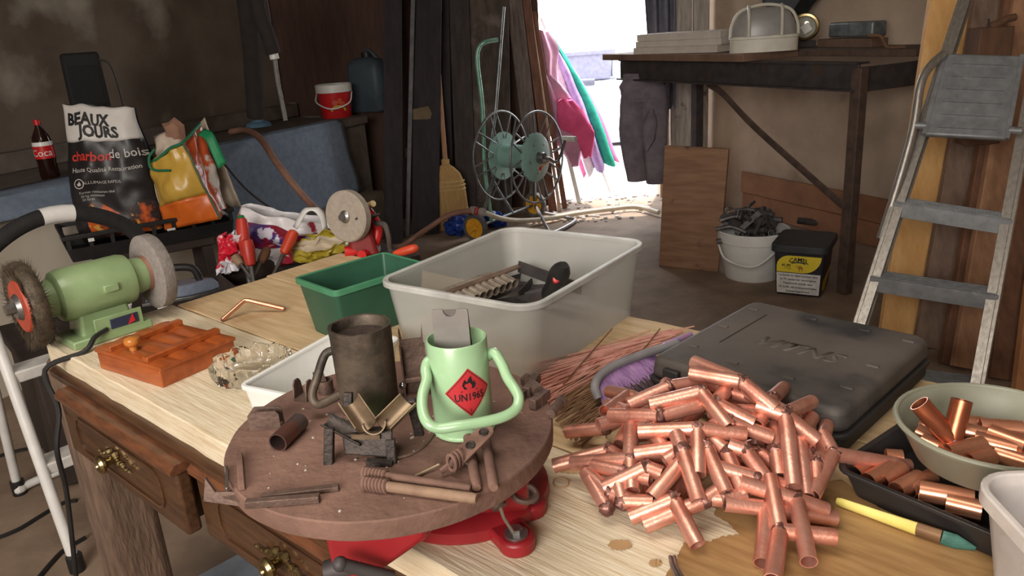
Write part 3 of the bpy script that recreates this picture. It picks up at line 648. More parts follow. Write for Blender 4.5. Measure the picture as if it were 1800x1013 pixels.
MB().add([onf(-wd*.47, .012), onf(wd*.47, .012), onf(wd*.49, .108), onf(-wd*.49, .108)], [(0, 1, 2, 3)]).build('warning_panel', M_paper, body)
yp = [(-wd*.49, .111), (wd*.1, .111)]+[(wd*.1+wd*.4*math.sin(R_(q)), .111+.078*(1-math.cos(R_(q)))) for q in range(15, 91, 15)]+[(-wd*.2, .189)]+[(-wd*.2-wd*.29*math.sin(R_(q)), .189-.05*(1-math.cos(R_(q)))) for q in range(15, 91, 15)]
MB().add([onf(x, z) for x, z in yp], [tuple(range(len(yp)))]).build('yellow_panel', M_yel, body)
o = MB()
for k, s_ in enumerate(('La fumée du tabac contient plus', 'de 70 substances cancérigènes', 'Tabakrauch enthält über', '70 Stoffe, die erwiesenermaßen', 'krebserregend sind')):
    lettering(o, s_, .0126, lambda x, y, k=k: onf(x, y+.097-.0185*k, .0025), .0002)
lettering(o, 'CAMEL', .026, lambda x, y: onf(x, y+.172-(x*x)*6, .0025), .0006)
lettering(o, '41,90', .017, lambda x, y: onf(x-.052, y+.143, .0025), .0005)
lettering(o, '€ / 300g', .008, lambda x, y: onf(x-.045, y+.13, .0025))
o.build('lettering', M_ink, body)
o = MB().add([onf(x, .157-(x*x)*6+dz, .0025) for dz in (0, .006) for x in (-.03, -.015, 0, .015, .03)], [(i, i+1, i+6, i+5) for i in range(4)]).build('banner', mat('teal_banner', (40, 70, 70), rough=.5), body)
cam_pts = [(-.016, .143), (-.011, .147), (-.008, .143), (-.006, .137), (-.002, .141), (.002, .148), (.006, .142), (.011, .141), (.014, .135), (.013, .118), (.0105, .118), (.0095, .129), (.002, .129), (.001, .118), (-.002, .118), (-.003, .13), (-.008, .133), (-.011, .141)]
MB().add([onf(x+.004, z, .0025) for x, z in cam_pts], [tuple(range(len(cam_pts)))]).build('camel_emblem', mat('tan_print', (186, 130, 58), rough=.5), body)
def onr(y, z, off=.0015): return (wd+tp*z/hh+off, y, z)
MB().add([onr(.012, .03), onr(dp*.35, .012), onr(dp-.02, .075), onr(dp-.02, .095), onr(.012, .075)], [(0, 1, 2, 3, 4)]).build('side_panel', M_yel, body)
MB().prism(rrect(wd+.055, dp+.055, .035, 5), hh-.012, hh+.022, Matrix.Translation((wd/2, dp/2, 0)), .99).build('lid', mat('dark_lid', (56, 58, 62), (46, 48, 52), rough=.45), t, bev=.005)
MB().prism(rrect(.05, .045, .012, 3), hh+.008, hh+.02, Matrix.Translation((-.012, dp*.72, 0))).build('lid_tab', MATS['dark_lid'], t, bev=.003)
# ------------------------------------------------------------------ planks behind the ladder
M_p1 = mat('fresh_pine', (232, 186, 124), (212, 160, 98), rough=.6, scale=4, stretch=(6, 6, 1), bump=.1)
M_p2 = mat('greyed_plank', (136, 112, 96), (110, 90, 78), rough=.8, scale=5, stretch=(6, 6, 1), bump=.3)
M_p3 = mat('brown_plank2', (176, 134, 102), (150, 110, 84), rough=.75, scale=5, stretch=(6, 6, 1), bump=.25)
M_p4 = mat('reddish_dark_plank', (126, 88, 66), (98, 68, 52), rough=.75, scale=5, stretch=(6, 6, 1), bump=.25)
PLK = (((1582, 600), (1672, 0), 3.05, .165, M_p1, 'bright pine board leaning behind the ladder, leftmost of the leaning boards'),
       ((1634, 612), (1740, 0), 2.99, .12, M_p2, 'greyish weathered board leaning right of the bright pine board'),
       ((1664, 640), (1776, 0), 2.9, .05, M_p4, 'narrow dark board between the greyish and the brown boards behind the ladder'),
       ((1708, 650), (1815, 0), 2.88, .14, M_p3, 'brown notched board leaning behind the right rail of the ladder'),
       ((1762, 668), (1858, 0), 2.82, .1, M_p4, 'dark reddish board leaning right of the ladder'),
       ((1808, 690), (1890, 0), 2.75, .1, mat('orange_plank', (190, 136, 90), (170, 116, 76), rough=.7, scale=5, stretch=(6, 6, 1)), 'orange-brown board leaning at the right edge of the photo'))
for b, tt, Yt, wd, m, lab in PLK:
    lean('leaning_board', lab, b, tt, Yt, wd, .03, m, 1.12)
o = lean('plywood_sheet', None, (1700, 560), (1745, 0), 3.16, .5, .012, mat('plywood', (206, 160, 104), (186, 140, 88), rough=.7, scale=4, stretch=(5, 5, 1)), 1.1)
tag(o, 'tan plywood sheet behind the leaning boards at the right', 'plywood')
c = PY(1736, 96, 2.72); hh = PY(1738, 48, 2.72).z-c.z
t = thing('wooden_block', 'dark brown wooden block with a bent branch behind the folded ladder platform', 'block', c)
MB().box((0, 0, hh/2-.15), (.115, .08, hh+.3)).build('block', mat('walnut_block', (104, 74, 54), (84, 60, 44), rough=.75, scale=8, stretch=(3, 3, 1)), t, bev=.004)
MB().tube(spl([PY(1738, 48, 2.7), PY(1752, 44, 2.7), PY(1768, 34, 2.7), PY(1785, 30, 2.7)]), [.016]*9+[.012]*10, 8).build('branch', MATS['walnut_block'], t, world=True)
MB().tube([PY(1739, 48, 2.7), PY(1738, 33, 2.7)], .004, 6).build('nail', M_darksteel, t, world=True)
# ------------------------------------------------------------------ aluminium step ladder
LF, LT = PZ(1440, 770, 0), PY(1694, -12, 2.62); RF, RT = PZ(1700, 828, 0), PY(1853, -12, 2.5)
t = thing('step_ladder', 'aluminium step ladder with ribbed grey treads in front of the boards', 'ladder', (LF+RF)/2)
M_alu = mat('aluminium', (176, 170, 162), (150, 144, 136), rough=.38, metal=.75, scale=14, stretch=(8, 8, 1), rvar=.1)
M_tread = mat('grey_tread', (138, 140, 142), (118, 120, 122), rough=.5, metal=.4, scale=30, c3=(178, 172, 160), s3=18, lo3=.68, hi3=.75)
SX = (RF-LF).normalized(); upv = ((LT-LF)+(RT-RF)).normalized(); FN = SX.cross(upv).normalized()
if FN.y > 0: FN = -FN
def rail(a, b, sg):
    r = MB().beam(a, b, .012, .055, SX).build('rail', M_alu, t, world=True, bev=.002)
    MB().beam(a+SX*.012*sg+FN*.024, b+SX*.012*sg+FN*.024, .034, .005, SX).build('rail_flange', M_alu, r, world=True)
    MB().beam(a+SX*.012*sg-FN*.024, b+SX*.012*sg-FN*.024, .034, .005, SX).build('rail_flange', M_alu, r, world=True)
    MB().box((0, 0, .02), (.05, .06, .04), Matrix.Translation(a)).build('rubber_foot', M_black, r, world=True, bev=.005)
    return r
rail(LF, LT, 1); rail(RF, RT, -1)
def at_rail(a, b, py):
    "point of a rail seen at photo row py"
    lo_, hi_ = 0.0, 1.0
    for _ in range(40):
        m_ = (lo_+hi_)/2; p = a+(b-a)*m_; v = p-CAMC; yy = 506.5-FPX*(v.dot(CU))/v.dot(CF)
        if yy > py: lo_ = m_
        else: hi_ = m_
    return a+(b-a)*lo_
for yl, yr in ((352, 384), (482, 515), (640, 674)):
    a = at_rail(LF, LT, yl); b = at_rail(RF, RT, yr); z_ = (a.z+b.z)/2; d = (b-a)
    F = Matrix((d.normalized(), V((0, 0, 1)).cross(d.normalized()).normalized(), d.normalized().cross(V((0, 0, 1)).cross(d.normalized()).normalized()))).transposed().to_4x4(); F.translation = (a+b)/2
    tr = MB(F).box((0, 0, 0), (d.length, .075, .006)).build('tread', M_tread, t, world=True)
    MB(F).box((0, -.037, -.021), (d.length, .005, .042)).build('tread_lip', M_tread, tr, world=True, bev=.001)
    MB(F).box((0, .037, -.012), (d.length, .004, .03)).build('tread_lip', M_tread, tr, world=True)
    for k in range(5): MB(F).box((0, -.028+.014*k, .004), (d.length, .004, .003)).build('tread_rib', M_tread, tr, world=True)
# folded platform
q = [PY(1624, 236, 2.35), PY(1770, 244, 2.25), PY(1797, 97, 2.38), PY(1661, 93, 2.48)]
n = (q[1]-q[0]).cross(q[3]-q[0]).normalized()
if n.y < 0: n = -n
pl = MB().hexa(q, [p+n*.02 for p in q]).build('folded_platform', M_tread, t, world=True, bev=.006)
for k in range(6):
    f = .1+.155*k; a = q[0]*(1-f)+q[3]*f; b = q[1]*(1-f)+q[2]*f; e = (b-a)
    MB().beam(a+e*.14-n*.002, a+e*.86-n*.002, .006, .007, n).build('platform_rib', M_tread, pl, world=True)
for a, b in ((q[0], q[3]), (q[1], q[2])): MB().beam(a-n*.002, b-n*.002, .012, .006, (q[1]-q[0])).build('platform_edge', M_tread, pl, world=True)
MB().tube([q[0]*.9+q[3]*.1-(q[1]-q[0])*.14, q[0]*.9+q[3]*.1], .011, 10).build('pivot', M_tread, t, world=True)
MB().tube([q[1]*.9+q[2]*.1, q[1]*.9+q[2]*.1+(q[1]-q[0])*.15], .011, 10).build('pivot', M_tread, t, world=True)
Yb = 2.42
MB().tube(spl([PY(1548, 420, 2.3), PY(1580, 320, 2.34), PY(1606, 225, 2.38), PY(1618, 150, 2.42), PY(1634, 118, 2.44), PY(1660, 94, 2.46)], 6), .013, 10).build('hoop', M_alu, t, world=True)
# ------------------------------------------------------------------ work table
TZ = .77; T0 = V((-.781, 1.221, 0)); TU = V((math.cos(R_(-42.5)), math.sin(R_(-42.5)), 0)); TV = V((math.cos(R_(47.5)), math.sin(R_(47.5)), 0))
def tb(u, v, z): return T0+TU*u+TV*v+V((0, 0, z))
t = thing('work_table', 'old carved table topped with pale pine boards, covered in tools', 'table', T0, -42.5)
M_pine2 = mat('honey_board', (206, 180, 142), (184, 154, 114), rough=.66, scale=7, stretch=(1.2, 10, 10), bump=.2, c3=(160, 122, 82), s3=6, lo3=.6, hi3=.72)
M_pine3 = mat('stained_board', (222, 200, 162), (204, 176, 132), rough=.62, scale=7, stretch=(1.2, 12, 12), bump=.3, bscale=20, c3=(150, 108, 64), s3=4.2, lo3=.5, hi3=.53)
LEN = 1.75
def jag(u, s): return .0025*nz((u*18, s, 0))+.0015*nz((u*60, s, 2))
def plank(v0, v1, m, s, z=TZ, u0=0.0, u1=LEN, th=.034):
    n = 50; top = []; r = []
    for i in range(n+1):
        u = u0+(u1-u0)*i/n
        a, b = v0+jag(u, s), v1+jag(u, s+5); zz = z+.0006*nz((u*9, s, 1))
        r.append([(u, a, z-th), (u, b, z-th), (u, b, zz-.0015), (u, b-.002, zz), (u, a+.002, zz), (u, a, zz-.0015)])
    return MB().loft(r).build('top_plank', m, t, smooth=30)
plank(0, .2215, M_pine, 1, u0=-.004)
plank(.2245, .418, M_pine2, 2, u0=.006)
plank(.421, .612, M_pine2, 3, u0=-.006, z=TZ-.0005)
for v, z, d, hgt in ((.005, TZ-.034, .004, .018),):
    MB().loft([[(u, -.012, TZ-.05), (u, .6, TZ-.05), (u, .6, TZ-.034), (u, -.006, TZ-.034), (u, -.014, TZ-.038)] for u in (.02, LEN-.02)]).build('old_top_edge', M_darkwood, t, bev=.002)
MB().box((LEN/2, .035, TZ-.1), (LEN-.1, .02, .1)).build('apron', M_darkwood, t)
MB().box((LEN/2, .57, TZ-.1), (LEN-.1, .02, .1)).build('apron', M_darkwood, t)
MB().box((.05, .3, TZ-.1), (.02, .53, .1)).build('apron', M_darkwood, t)
M_leg = mat('rough_brown_leg', (122, 99, 82), (92, 73, 61), rough=.9, scale=7, stretch=(10, 10, 2), bump=1, bscale=16)
for u, v in ((-.045, .06), (.07, .53), (LEN-.1, .1), (LEN-.1, .53)):
    MB().box((u, v, (TZ-.05)/2), (.1, .1, TZ-.05), tx=1.0).build('leg', M_leg, t, bev=.018, seg=3)
# drawers with carved fronts
def drawer(u0, u1, out_):
    w_ = u1-u0; h = .098; zc = TZ-.104
    v = .0-out_
    d = MB().box(((u0+u1)/2, v+.011, zc), (w_, .022, h)).build('drawer', M_darkwood, t, bev=.005)
    MB().loft([[(u, v-.006, zc+h/2-.004), (u, v+.022, zc+h/2-.004), (u, v+.022, zc+h/2+.009), (u, v+.002, zc+h/2+.009), (u, v-.006, zc+h/2+.002)] for u in (u0-.003, u1+.003)]).build('drawer_moulding', mat('worn_red_wood', (110, 68, 44), (80, 50, 34), rough=.4, scale=12, stretch=(2, 9, 9), coat=.2), d)
    MB().box(((u0+u1)/2, v+.02+.08, zc-.004), (w_-.03, .16+out_, h-.03)).build('drawer_box', M_darkwood, d)
    F = Matrix(((1, 0, 0, (u0+u1)/2), (0, 0, 1, v-.001), (0, 1, 0, zc), (0, 0, 0, 1)))
    rr = rrect(w_*.74, h*.6, .022, 5); MB(F).tube([(x, y, 0) for x, y in rr], .0022, 6, closed=True).build('bead_moulding', M_darkwood, d)
    hn = MB()
    pts = []
    L_ = .055
    for k in range(41):
        x = -L_+2*L_*k/40; hn.ball((x, .012*math.exp(-(x/.02)**2)+.004*math.sin(k*.9)*(1-abs(x)/L_), -.004), .0042*(1.15-.75*abs(x)/L_)*(1+.35*math.sin(k*1.7)), 6)
    hn.M = F
    hn2 = MB(F); hn2.v = [F@p for p in hn.v]; hn2.f = hn.f
    hd = hn2.build('handle_plate', M_brass, d)
    G = F@Matrix.Translation((-.002, .002, 0))
    MB(G@Matrix.Rotation(math.pi, 4, 'X')).lathe([(0, .0), (.006, .0), (.006, .012), (.009, .016), (.013, .018), (.014, .022), (.011, .026), (.006, .0265), (.004, .024), (0, .025)], 20).build('knob', M_brass, hd)
drawer(.1, .485, .03); drawer(.5, .89, .012)
# stains and dried rings on the boards
# ------------------------------------------------------------------ helper: transparent plastics
M_clear = mat('cloudy_plastic', (196, 196, 190), (186, 186, 180), rough=.4, scale=6, alpha=.42)
def openbox(mb, w0, d0, w1, d1, h, th, r0, r1, n=6, floor=.003):
    "tapered box open at the top, real wall thickness"
    R0 = [(x, y, 0) for x, y in rrect(w0, d0, r0, n)]; R1 = [(x, y, h) for x, y in rrect(w1, d1, r1, n)]
    I1 = [(x, y, h) for x, y in rrect(w1-2*th, d1-2*th, max(r1-th, .001), n)]; I0 = [(x, y, floor) for x, y in rrect(w0-2*th, d0-2*th, max(r0-th, .001), n)]
    mb.loft([R0, R1, I1, I0]); return mb
def rimring(mb, w, d, h, out_, hgt, r, n=6, inn=.002):
    A = [(x, y, h-hgt) for x, y in rrect(w+2*out_, d+2*out_, r+out_, n)]; B_ = [(x, y, h) for x, y in rrect(w+2*out_, d+2*out_, r+out_, n)]
    C_ = [(x, y, h) for x, y in rrect(w-2*inn, d-2*inn, r-inn, n)]; D_ = [(x, y, h-hgt) for x, y in rrect(w-2*inn, d-2*inn, r-inn, n)]
    mb.loft([A, B_, C_, D_, A], False, False); return mb
# large cloudy storage box
c = V((.0114, 1.1286, TZ))
t = thing('clear_storage_box', 'large cloudy plastic storage box in the middle of the table', 'box', c, -36)
W1, D1 = .272, .337
openbox(MB(), W1-.034, D1-.034, W1-.008, D1-.008, .115, .0022, .025, .03).build('tub', M_clear, t)
rimring(MB(), W1-.008, D1-.008, .117, .006, .008, .03).build('rim', mat('cloudy_rim', (206, 205, 200), rough=.4, alpha=.75), t, bev=.0015)
BXC, BXD = c, -36
def bx(x, y, z): return rz(BXC, BXD)@V((x, y, z))
# contents of the box
M_alu2 = mat('tarnished_tin', (192, 180, 164), (150, 136, 122), rough=.4, metal=.7, scale=40, bump=.2)
t = thing('tube_rack', 'metal strip carrying two rows of short tubes inside the storage box', 'rack', PZ(850, 505, .82))
A = PZ(783, 516, .835); Bq = PZ(908, 470, .835); d = (Bq-A).normalized(); sd = d.cross(V((0, 0, 1))).normalized()
MB().beam(A-d*.015, Bq+d*.012, .014, .003, sd).build('strip', mat('rusty_strip', (128, 104, 88), (98, 76, 64), rough=.6, metal=.3, scale=40, bump=.3), t, world=True)
for k in range(9):
    p = A+d*(.004+.0145*k)
    for s_ in (1, -1): MB().pipe(p+sd*s_*.006+V((0, 0, -.007)), p+sd*s_*.034+V((0, 0, -.012)), .0078, .0068, 14).build('tube', M_alu2, t, world=True)
MB().beam(Bq+d*.005, bx(.05, .1, .045), .02, .003, (0, 0, 1)).build('bracket', M_darksteel, t, world=True)
t = thing('black_grip_tool', 'tool with a black handle and red oval inset sticking out of the storage box', 'tool', PZ(970, 500, .8))
h0 = PZ(962, 520, .80); h1 = PZ(992, 466, .875); hd = (h1-h0)
n_ = 12; rs = [.010, .0125, .0125, .0125, .013, .0145, .016, .0165, .0155, .012, .006]
MB().tube([h0+hd*(i/10) for i in range(11)], rs, 16).build('grip', M_black, t, world=True)
F = fr(h0+hd*.7, (CAMC-h0).normalized(), hd); MB(F).lathe([(0, .0168), (.009, .0155), (.0105, .012)], 20, Matrix.Diagonal((1.5, .75, 1, 1))).build('red_inset', M_red, t, world=True)
MB().beam(h0+V((0, 0, 0)), h0-hd*.2+V((-.08, .03, -.01)), .016, .003, (0, 0, 1)).build('blade', M_darksteel, t, world=True)
for k, (x, y, a, l) in enumerate(((915, 500, 20, .06), (935, 512, -30, .05), (925, 520, 60, .05), (890, 505, -10, .05), (870, 520, 35, .045), (945, 520, 10, .04))):
    p = PZ(x, y, .79); q = V((math.cos(R_(a)), math.sin(R_(a)), .15))*l/2
    b = MB()
    if k % 2: b.beam(p-q, p+q, .022, .0025, (0, .6, 1))
    else: b.beam(p-q, p+q, .02, .002, (0, 1, .2)).beam(p-q+V((0, .01, .008)), p+q+V((0, .01, .008)), .018, .002, (0, 0, 1))
    o = b.build('metal_bracket', M_darksteel); tag(o, 'dark bent metal bracket lying on the bottom of the storage box', 'bracket', 'brackets in the storage box')
# green bin
t = thing('green_bin', 'dark green plastic bin left of the cloudy storage box', 'bin', (0, 0, 0))
M_green = mat('green_plastic', (50, 90, 70), (41, 78, 60), rough=.42, scale=8)
c0 = [PZ(517, 489, .862), PZ(588, 514, .862)]; ud = (c0[1]-c0[0]); wl = ud.length; ang = math.degrees(math.atan2(ud.y, ud.x)); ud.normalize(); vd = V((-ud.y, ud.x, 0)); ll = .175
ctr = (c0[0]+c0[1])/2+vd*ll/2; ctr.z = TZ
t.location = ctr; t.rotation_euler = (0, 0, R_(ang)); WM[t.name] = rz(ctr, ang)
hb = .092
openbox(MB(), wl-.028, ll-.028, wl-.004, ll-.004, hb, .002, .006, .008, 3).build('tub', M_green, t, smooth=30)
rimring(MB(), wl-.004, ll-.004, hb+.001, .004, .009, .008, 3).build('rim', mat('green_rim', (72, 130, 96), (60, 116, 84), rough=.4), t, bev=.001)
MB().box((0, -ll/2+.0135, .05), (wl-.03, .002, .002)).build('mould_line', M_green, t)
# white tub partly behind the plate
t = thing('white_tub', 'empty white plastic tub behind the rusty turntable plate', 'tub', (0, 0, 0))
a = PZ(422, 678, .83); b = PZ(546, 702, .83); ud = (b-a); wl = .102; ud.normalize(); ang = math.degrees(math.atan2(ud.y, ud.x)); vd = V((-ud.y, ud.x, 0)); ll = .19
ctr = a+ud*wl/2+vd*ll/2; ctr.z = TZ; t.location = ctr; t.rotation_euler = (0, 0, R_(ang)); WM[t.name] = rz(ctr, ang)
openbox(MB(), wl-.014, ll-.014, wl, ll, .06, .0018, .008, .01, 4).build('tub', M_white, t)
rimring(MB(), wl, ll, .061, .003, .005, .01, 4, .003).build('rim', M_white, t, bev=.001)
# ------------------------------------------------------------------ bench grinder
bc = PZ(115, 618, TZ); dirV = TV.copy(); nU = TU.copy()
t = thing('bench_grinder', 'green double-ended bench grinder with wire wheel and grey stone', 'grinder', (0, 0, 0))
ang = 47.5   # local x along the spindle
gc = bc+TV*.074-TU*.03; gc.z = TZ; t.location = gc; t.rotation_euler = (0, 0, R_(ang)); WM[t.name] = rz(gc, ang)
M_gg = mat('sage_green_paint', (136, 158, 114), (122, 142, 100), rough=.38, scale=14, bump=.08, c3=(98, 112, 78), s3=20, lo3=.66, hi3=.76, coat=.2)
AZ = .083; KX = Matrix.Translation((0, 0, AZ))@Matrix.Rotation(R_(90), 4, 'Y')
MB(KX).lathe([(0, -.064), (.03, -.064), (.041, -.058), (.044, -.048), (.044, .048), (.041, .058), (.03, .064), (0, .064)], 40).build('motor_housing', M_gg, t)
for sg in (1, -1):
    MB(KX).lathe([(0, sg*.05), (.03, sg*.05), (.031, sg*.076), (.029, sg*.084), (0, sg*.084)], 32).build('bearing_boss', M_gg, t)
MB().box((0, 0, .038), (.088, .06, .06), tx=.86, ty=.8).build('pedestal', M_gg, t, bev=.006, seg=3)
MB().box((0, -.004, .007), (.13, .085, .014)).build('base_plate', M_gg, t, bev=.003)
MB().box((.012, -.043, .086), (.024, .012, .013)).build('housing_lug', M_gg, t, bev=.002)
MB().box((.02, -.041, .026), (.046, .014, .017)).build('switch_box', mat('switch_navy', (40, 46, 70), rough=.5), t, bev=.001)
MB().prism([(-.006, -.007), (.006, -.004), (.004, .008)], -.002, .002, fr((.03, -.0482, .026), (0, -1, 0), (1, 0, 0))).build('switch_rocker', M_red, t)
pl = MB().box((.012, -.044, .024), (.078, .004, .034)).build('switch_frame', M_gg, t, bev=.001)
M_stone = mat('grey_stone', (138, 130, 124), (122, 114, 108), rough=.95, scale=120, bump=.4, bscale=400)
SX_ = .102
MB(KX).lathe([(.012, SX_-.012), (.06, SX_-.012), (.066, SX_-.009), (.066, SX_+.009), (.064, SX_+.012), (.012, SX_+.012)], 56).build('grinding_stone', M_stone, t)
MB(KX).lathe([(0, SX_-.02), (.03, SX_-.018), (.032, SX_-.012), (0, SX_-.012)], 28).build('flange', mat('rust_flange', (140, 100, 84), rough=.6, metal=.3), t)
MB(KX).lathe([(0, SX_+.03), (.01, SX_+.03), (.01, SX_+.018), (.026, SX_+.016), (.028, SX_+.012), (0, SX_+.012)], 20).build('outer_nut', M_steel, t)
BX_ = -.1
M_wire = mat('brush_wire', (96, 84, 68), (66, 56, 46), rough=.6, metal=.4, scale=80, bump=.6)
def wire_wheel():
    b = MB(KX); rnd = random.Random(3)
    for k in range(2600):
        a = rnd.uniform(0, 2*math.pi); x = BX_+rnd.uniform(-.010, .010); x2 = x+rnd.uniform(-.006, .006)+(x-BX_)*.6; r2 = rnd.uniform(.070, .078); da = rnd.uniform(-.05, .05); wv = .0007
        p0 = V((.042*math.cos(a), .042*math.sin(a), x)); p1 = V((r2*math.cos(a+da), r2*math.sin(a+da), x2)); tn = V((-math.sin(a), math.cos(a), 0))*wv; zz = V((0, 0, wv))
        b.add([p0+tn, p0-tn*.5+zz, p0-tn*.5-zz, p1], [(0, 1, 3), (1, 2, 3), (2, 0, 3)])
    return b
wb = MB(KX).lathe([(.03, BX_-.008), (.066, BX_-.0115), (.07, BX_-.004), (.07, BX_+.004), (.066, BX_+.0115), (.03, BX_+.008)], 60).build('wire_wheel', M_wire, t)
o = wire_wheel().build('wire_bristles', M_wire, wb, smooth=0); o['kind'] = 'stuff'
MB(KX).lathe([(0, BX_-.0135), (.041, BX_-.013), (.044, BX_-.009), (.044, BX_-.006), (0, BX_-.006)], 40).build('red_disc', mat('brick_red', (176, 74, 50), (154, 60, 42), rough=.5), wb)
MB(KX).lathe([(0, BX_-.02), (.017, BX_-.02), (.022, BX_-.014), (.022, BX_-.011), (0, BX_-.011)], 28).build('washer', M_steel, wb)
MB(KX).prism([(.009*math.cos(R_(60*k)), .009*math.sin(R_(60*k))) for k in range(6)], BX_-.033, BX_-.018).build('spindle_nut', M_steel, wb)
cd = [gc+rz((0, 0, 0), ang)@V(p) for p in ((-.01, -.046, .02), (-.035, -.058, .017), (-.06, -.072, .004))]
cd += [PZ(113, 640, .755)+V((-.02, -.02, 0)), PY(103, 720, 1.13), PY(100, 790, 1.1), PY(116, 860, 1.12), PY(128, 960, 1.13), PY(138, 1060, 1.15)]
MB().tube(spl(cd, 6), .0042, 8).build('power_cord', M_black, t, world=True)
# ------------------------------------------------------------------ wooden hinged box
a0 = PZ(287, 683, TZ); a1 = PZ(167, 652, TZ); a2 = PZ(411, 624, TZ)
ex = (a2-a0); lx = ex.length; ey = (a1-a0); ly = ey.length; ex.normalize(); ey = V((-ex.y, ex.x, 0)); ang = math.degrees(math.atan2(ex.y, ex.x))-3
t = thing('wooden_box', 'red-brown varnished wooden box with a slatted lid and round knob', 'box', a0, ang)
M_mah = mat('mahogany', (168, 86, 38), (140, 66, 28), rough=.36, scale=7, stretch=(10, 2, 10), bump=.06, coat=.35)
bh = .026
MB().box((lx/2, ly/2, bh/2), (lx, ly, bh)).build('body', M_mah, t, bev=.0015)
for k in range(4):   # shingle slats
    x = lx*(k+.5)/4; n = 9
    sh = [(x+(lx/4)*(q/n-.5)) for q in range(n+1)]
    r = []
    for xx in sh:
        z_ = bh+.0055+.002*math.sin(math.pi*(xx-sh[0])/(lx/4)); r.append([(xx, -.005, bh+.0005), (xx, ly+.005, bh+.0005), (xx, ly+.005, z_), (xx, -.005, z_)])
    MB().loft(r).build('lid_slat', M_mah, t, smooth=50)
for y in (ly*.21, ly*.8):
    MB().box((lx*.5, y, bh+.0105), (lx*.98, .013, .009)).build('lid_batten', M_mah, t, bev=.0015)
MB().lathe([(0, .0), (.006, 0), (.006, .006), (.0105, .009), (.012, .013), (.0105, .018), (.006, .0205), (0, .021)], 24, Matrix.Translation((lx*.18, ly*.6, bh+.007))).build('knob', mat('honey_knob', (196, 124, 56), (176, 106, 44), rough=.3, coat=.4), t)
# ------------------------------------------------------------------ glass ashtray
c = PZ(428, 668, TZ)+V((.012, .01, 0)); t = thing('glass_ashtray', 'cut-glass ashtray between the wooden box and the white tub', 'ashtray', (c.x, c.y, TZ))
M_glass = mat('cut_glass', (250, 250, 248), (246, 247, 246), rough=.02, trans=1.0, ior=1.22, scale=2)
n = 40; rings = []
prof = [(.036, 0, 0), (.05, .004, .6), (.054, .016, 1), (.054, .026, 1), (.050, .031, .6), (.046, .027, .5), (.042, .014, .4), (.034, .008, 0), (.001, .007, 0)]
rings = [[(r*(1+.07*k*(1 if j % 2 else -1))*math.cos(2*math.pi*j/n), r*(1+.07*k*(1 if j % 2 else -1))*math.sin(2*math.pi*j/n), z+(.003*k*(1 if (j//2) % 2 else -1) if z > .02 else 0)) for j in range(n)] for r, z, k in prof]
MB().loft(rings).build('bowl', M_glass, t, smooth=0)
MB().lathe([(.0, .0072), (.02, .0072), (.024, .0095), (.028, .0072)], 30).build('base_ring', M_glass, t)
# bent copper tube on the table
def joint(name, label, J, arms, r=.0075, group=None, m=None, wallr=.0011, blob=1.06):
    "copper tubes soldered at a point"
    J = V(J); t = thing(name, label, 'copper fitting', J, 0, group)
    for a in arms:
        a = V(a); d = (a-J).normalized()
        MB().pipe(J+d*r*.25, a, r, r-wallr, 14).build('tube', m or M_copper, t, world=True)
    b = MB()
    def f(u, v):
        q = V((math.sin(math.pi*v)*math.cos(2*math.pi*u), math.sin(math.pi*v)*math.sin(2*math.pi*u), math.cos(math.pi*v)))
        return J+q*r*blob*(1+.4*nz(q*2.2+J*90))
    b.grid(f, 12, 8, closed=True).build('solder_blob', M_solder, t, world=True)
    return t
J = PZ(431, 527, TZ+.026)
t = thing('bent_copper_tube', 'thin bent copper tube lying alone on the back of the table', 'copper tube', PZ(440, 545, TZ))
e0 = PZ(391, 562, TZ+.0045); e1 = PZ(499, 543, TZ+.006)
MB().tube([e0, J*.9+e0*.1, J*.97+e0*.02+e1*.01, J*.9+e1*.1, e1], .0038, 12).build('tube', M_copper2, t, world=True)
for e in (e0, e1): MB().ball(e, .0036, 8).build('open_end', M_solder, t, world=True)
# small red hand grinder at the far corner of the table
c = PZ(628, 445, TZ)
t = thing('hand_grinder', 'red hand-cranked grinder with a grey stone clamped to the table corner', 'grinder', c)
k = 1.62/1370  # metres per photo pixel at that distance
wc = PY(612, 380, c.y-.02); wn = V((-.5, -.86, .08)).normalized(); F = fr(wc, wn, (0, 0, 1))
M_stone2 = mat('tan_stone', (150, 140, 128), (136, 126, 114), rough=.9, scale=90, bump=.2)
MB(F).lathe([(.006, -.011), (.053, -.011), (.056, -.008), (.056, .008), (.053, .011), (.006, .011)], 48).build('stone', M_stone2, t, world=True)
MB(F).lathe([(0, .024), (.007, .024), (.007, .016), (.012, .014), (.014, .0115), (0, .0115)], 20).build('spindle_nut', M_steel, t, world=True)
rc = PY(650, 372, c.y+.03)
MB().tube(spl([PY(640, 366, c.y+.02), PY(655, 385, c.y+.02), PY(664, 405, c.y+.02), PY(658, 430, c.y+.01), PY(646, 444, c.y)], 5), [.013]*9+[.011]*12, 12).build('frame_arm', M_red, t, world=True)
MB().tube([PY(648, 444, c.y), PY(636, 449, c.y-.03)], .011, 12).build('foot', M_red, t, world=True)
MB().tube([PY(640, 440, c.y), PY(606, 443, c.y-.01)], .012, 12).build('foot', M_red, t, world=True)
MB().box((0, 0, 0), (.07, .05, .085), Matrix.Translation(PY(638, 415, c.y+.01)), tx=.5).build('gear_case', mat('dull_red', (132, 36, 34), rough=.5), t, world=True, bev=.008)
MB().tube([PY(646, 362, c.y+.02), PY(656, 358, c.y+.0)], .007, 10).build('oil_cap', mat('cream_cap', (206, 184, 140), rough=.5), t, world=True)
MB().beam(PY(622, 388, c.y-.04), PY(662, 380, c.y), .028, .004, (0, -.7, .3)).build('tool_rest', M_darksteel, t, world=True)
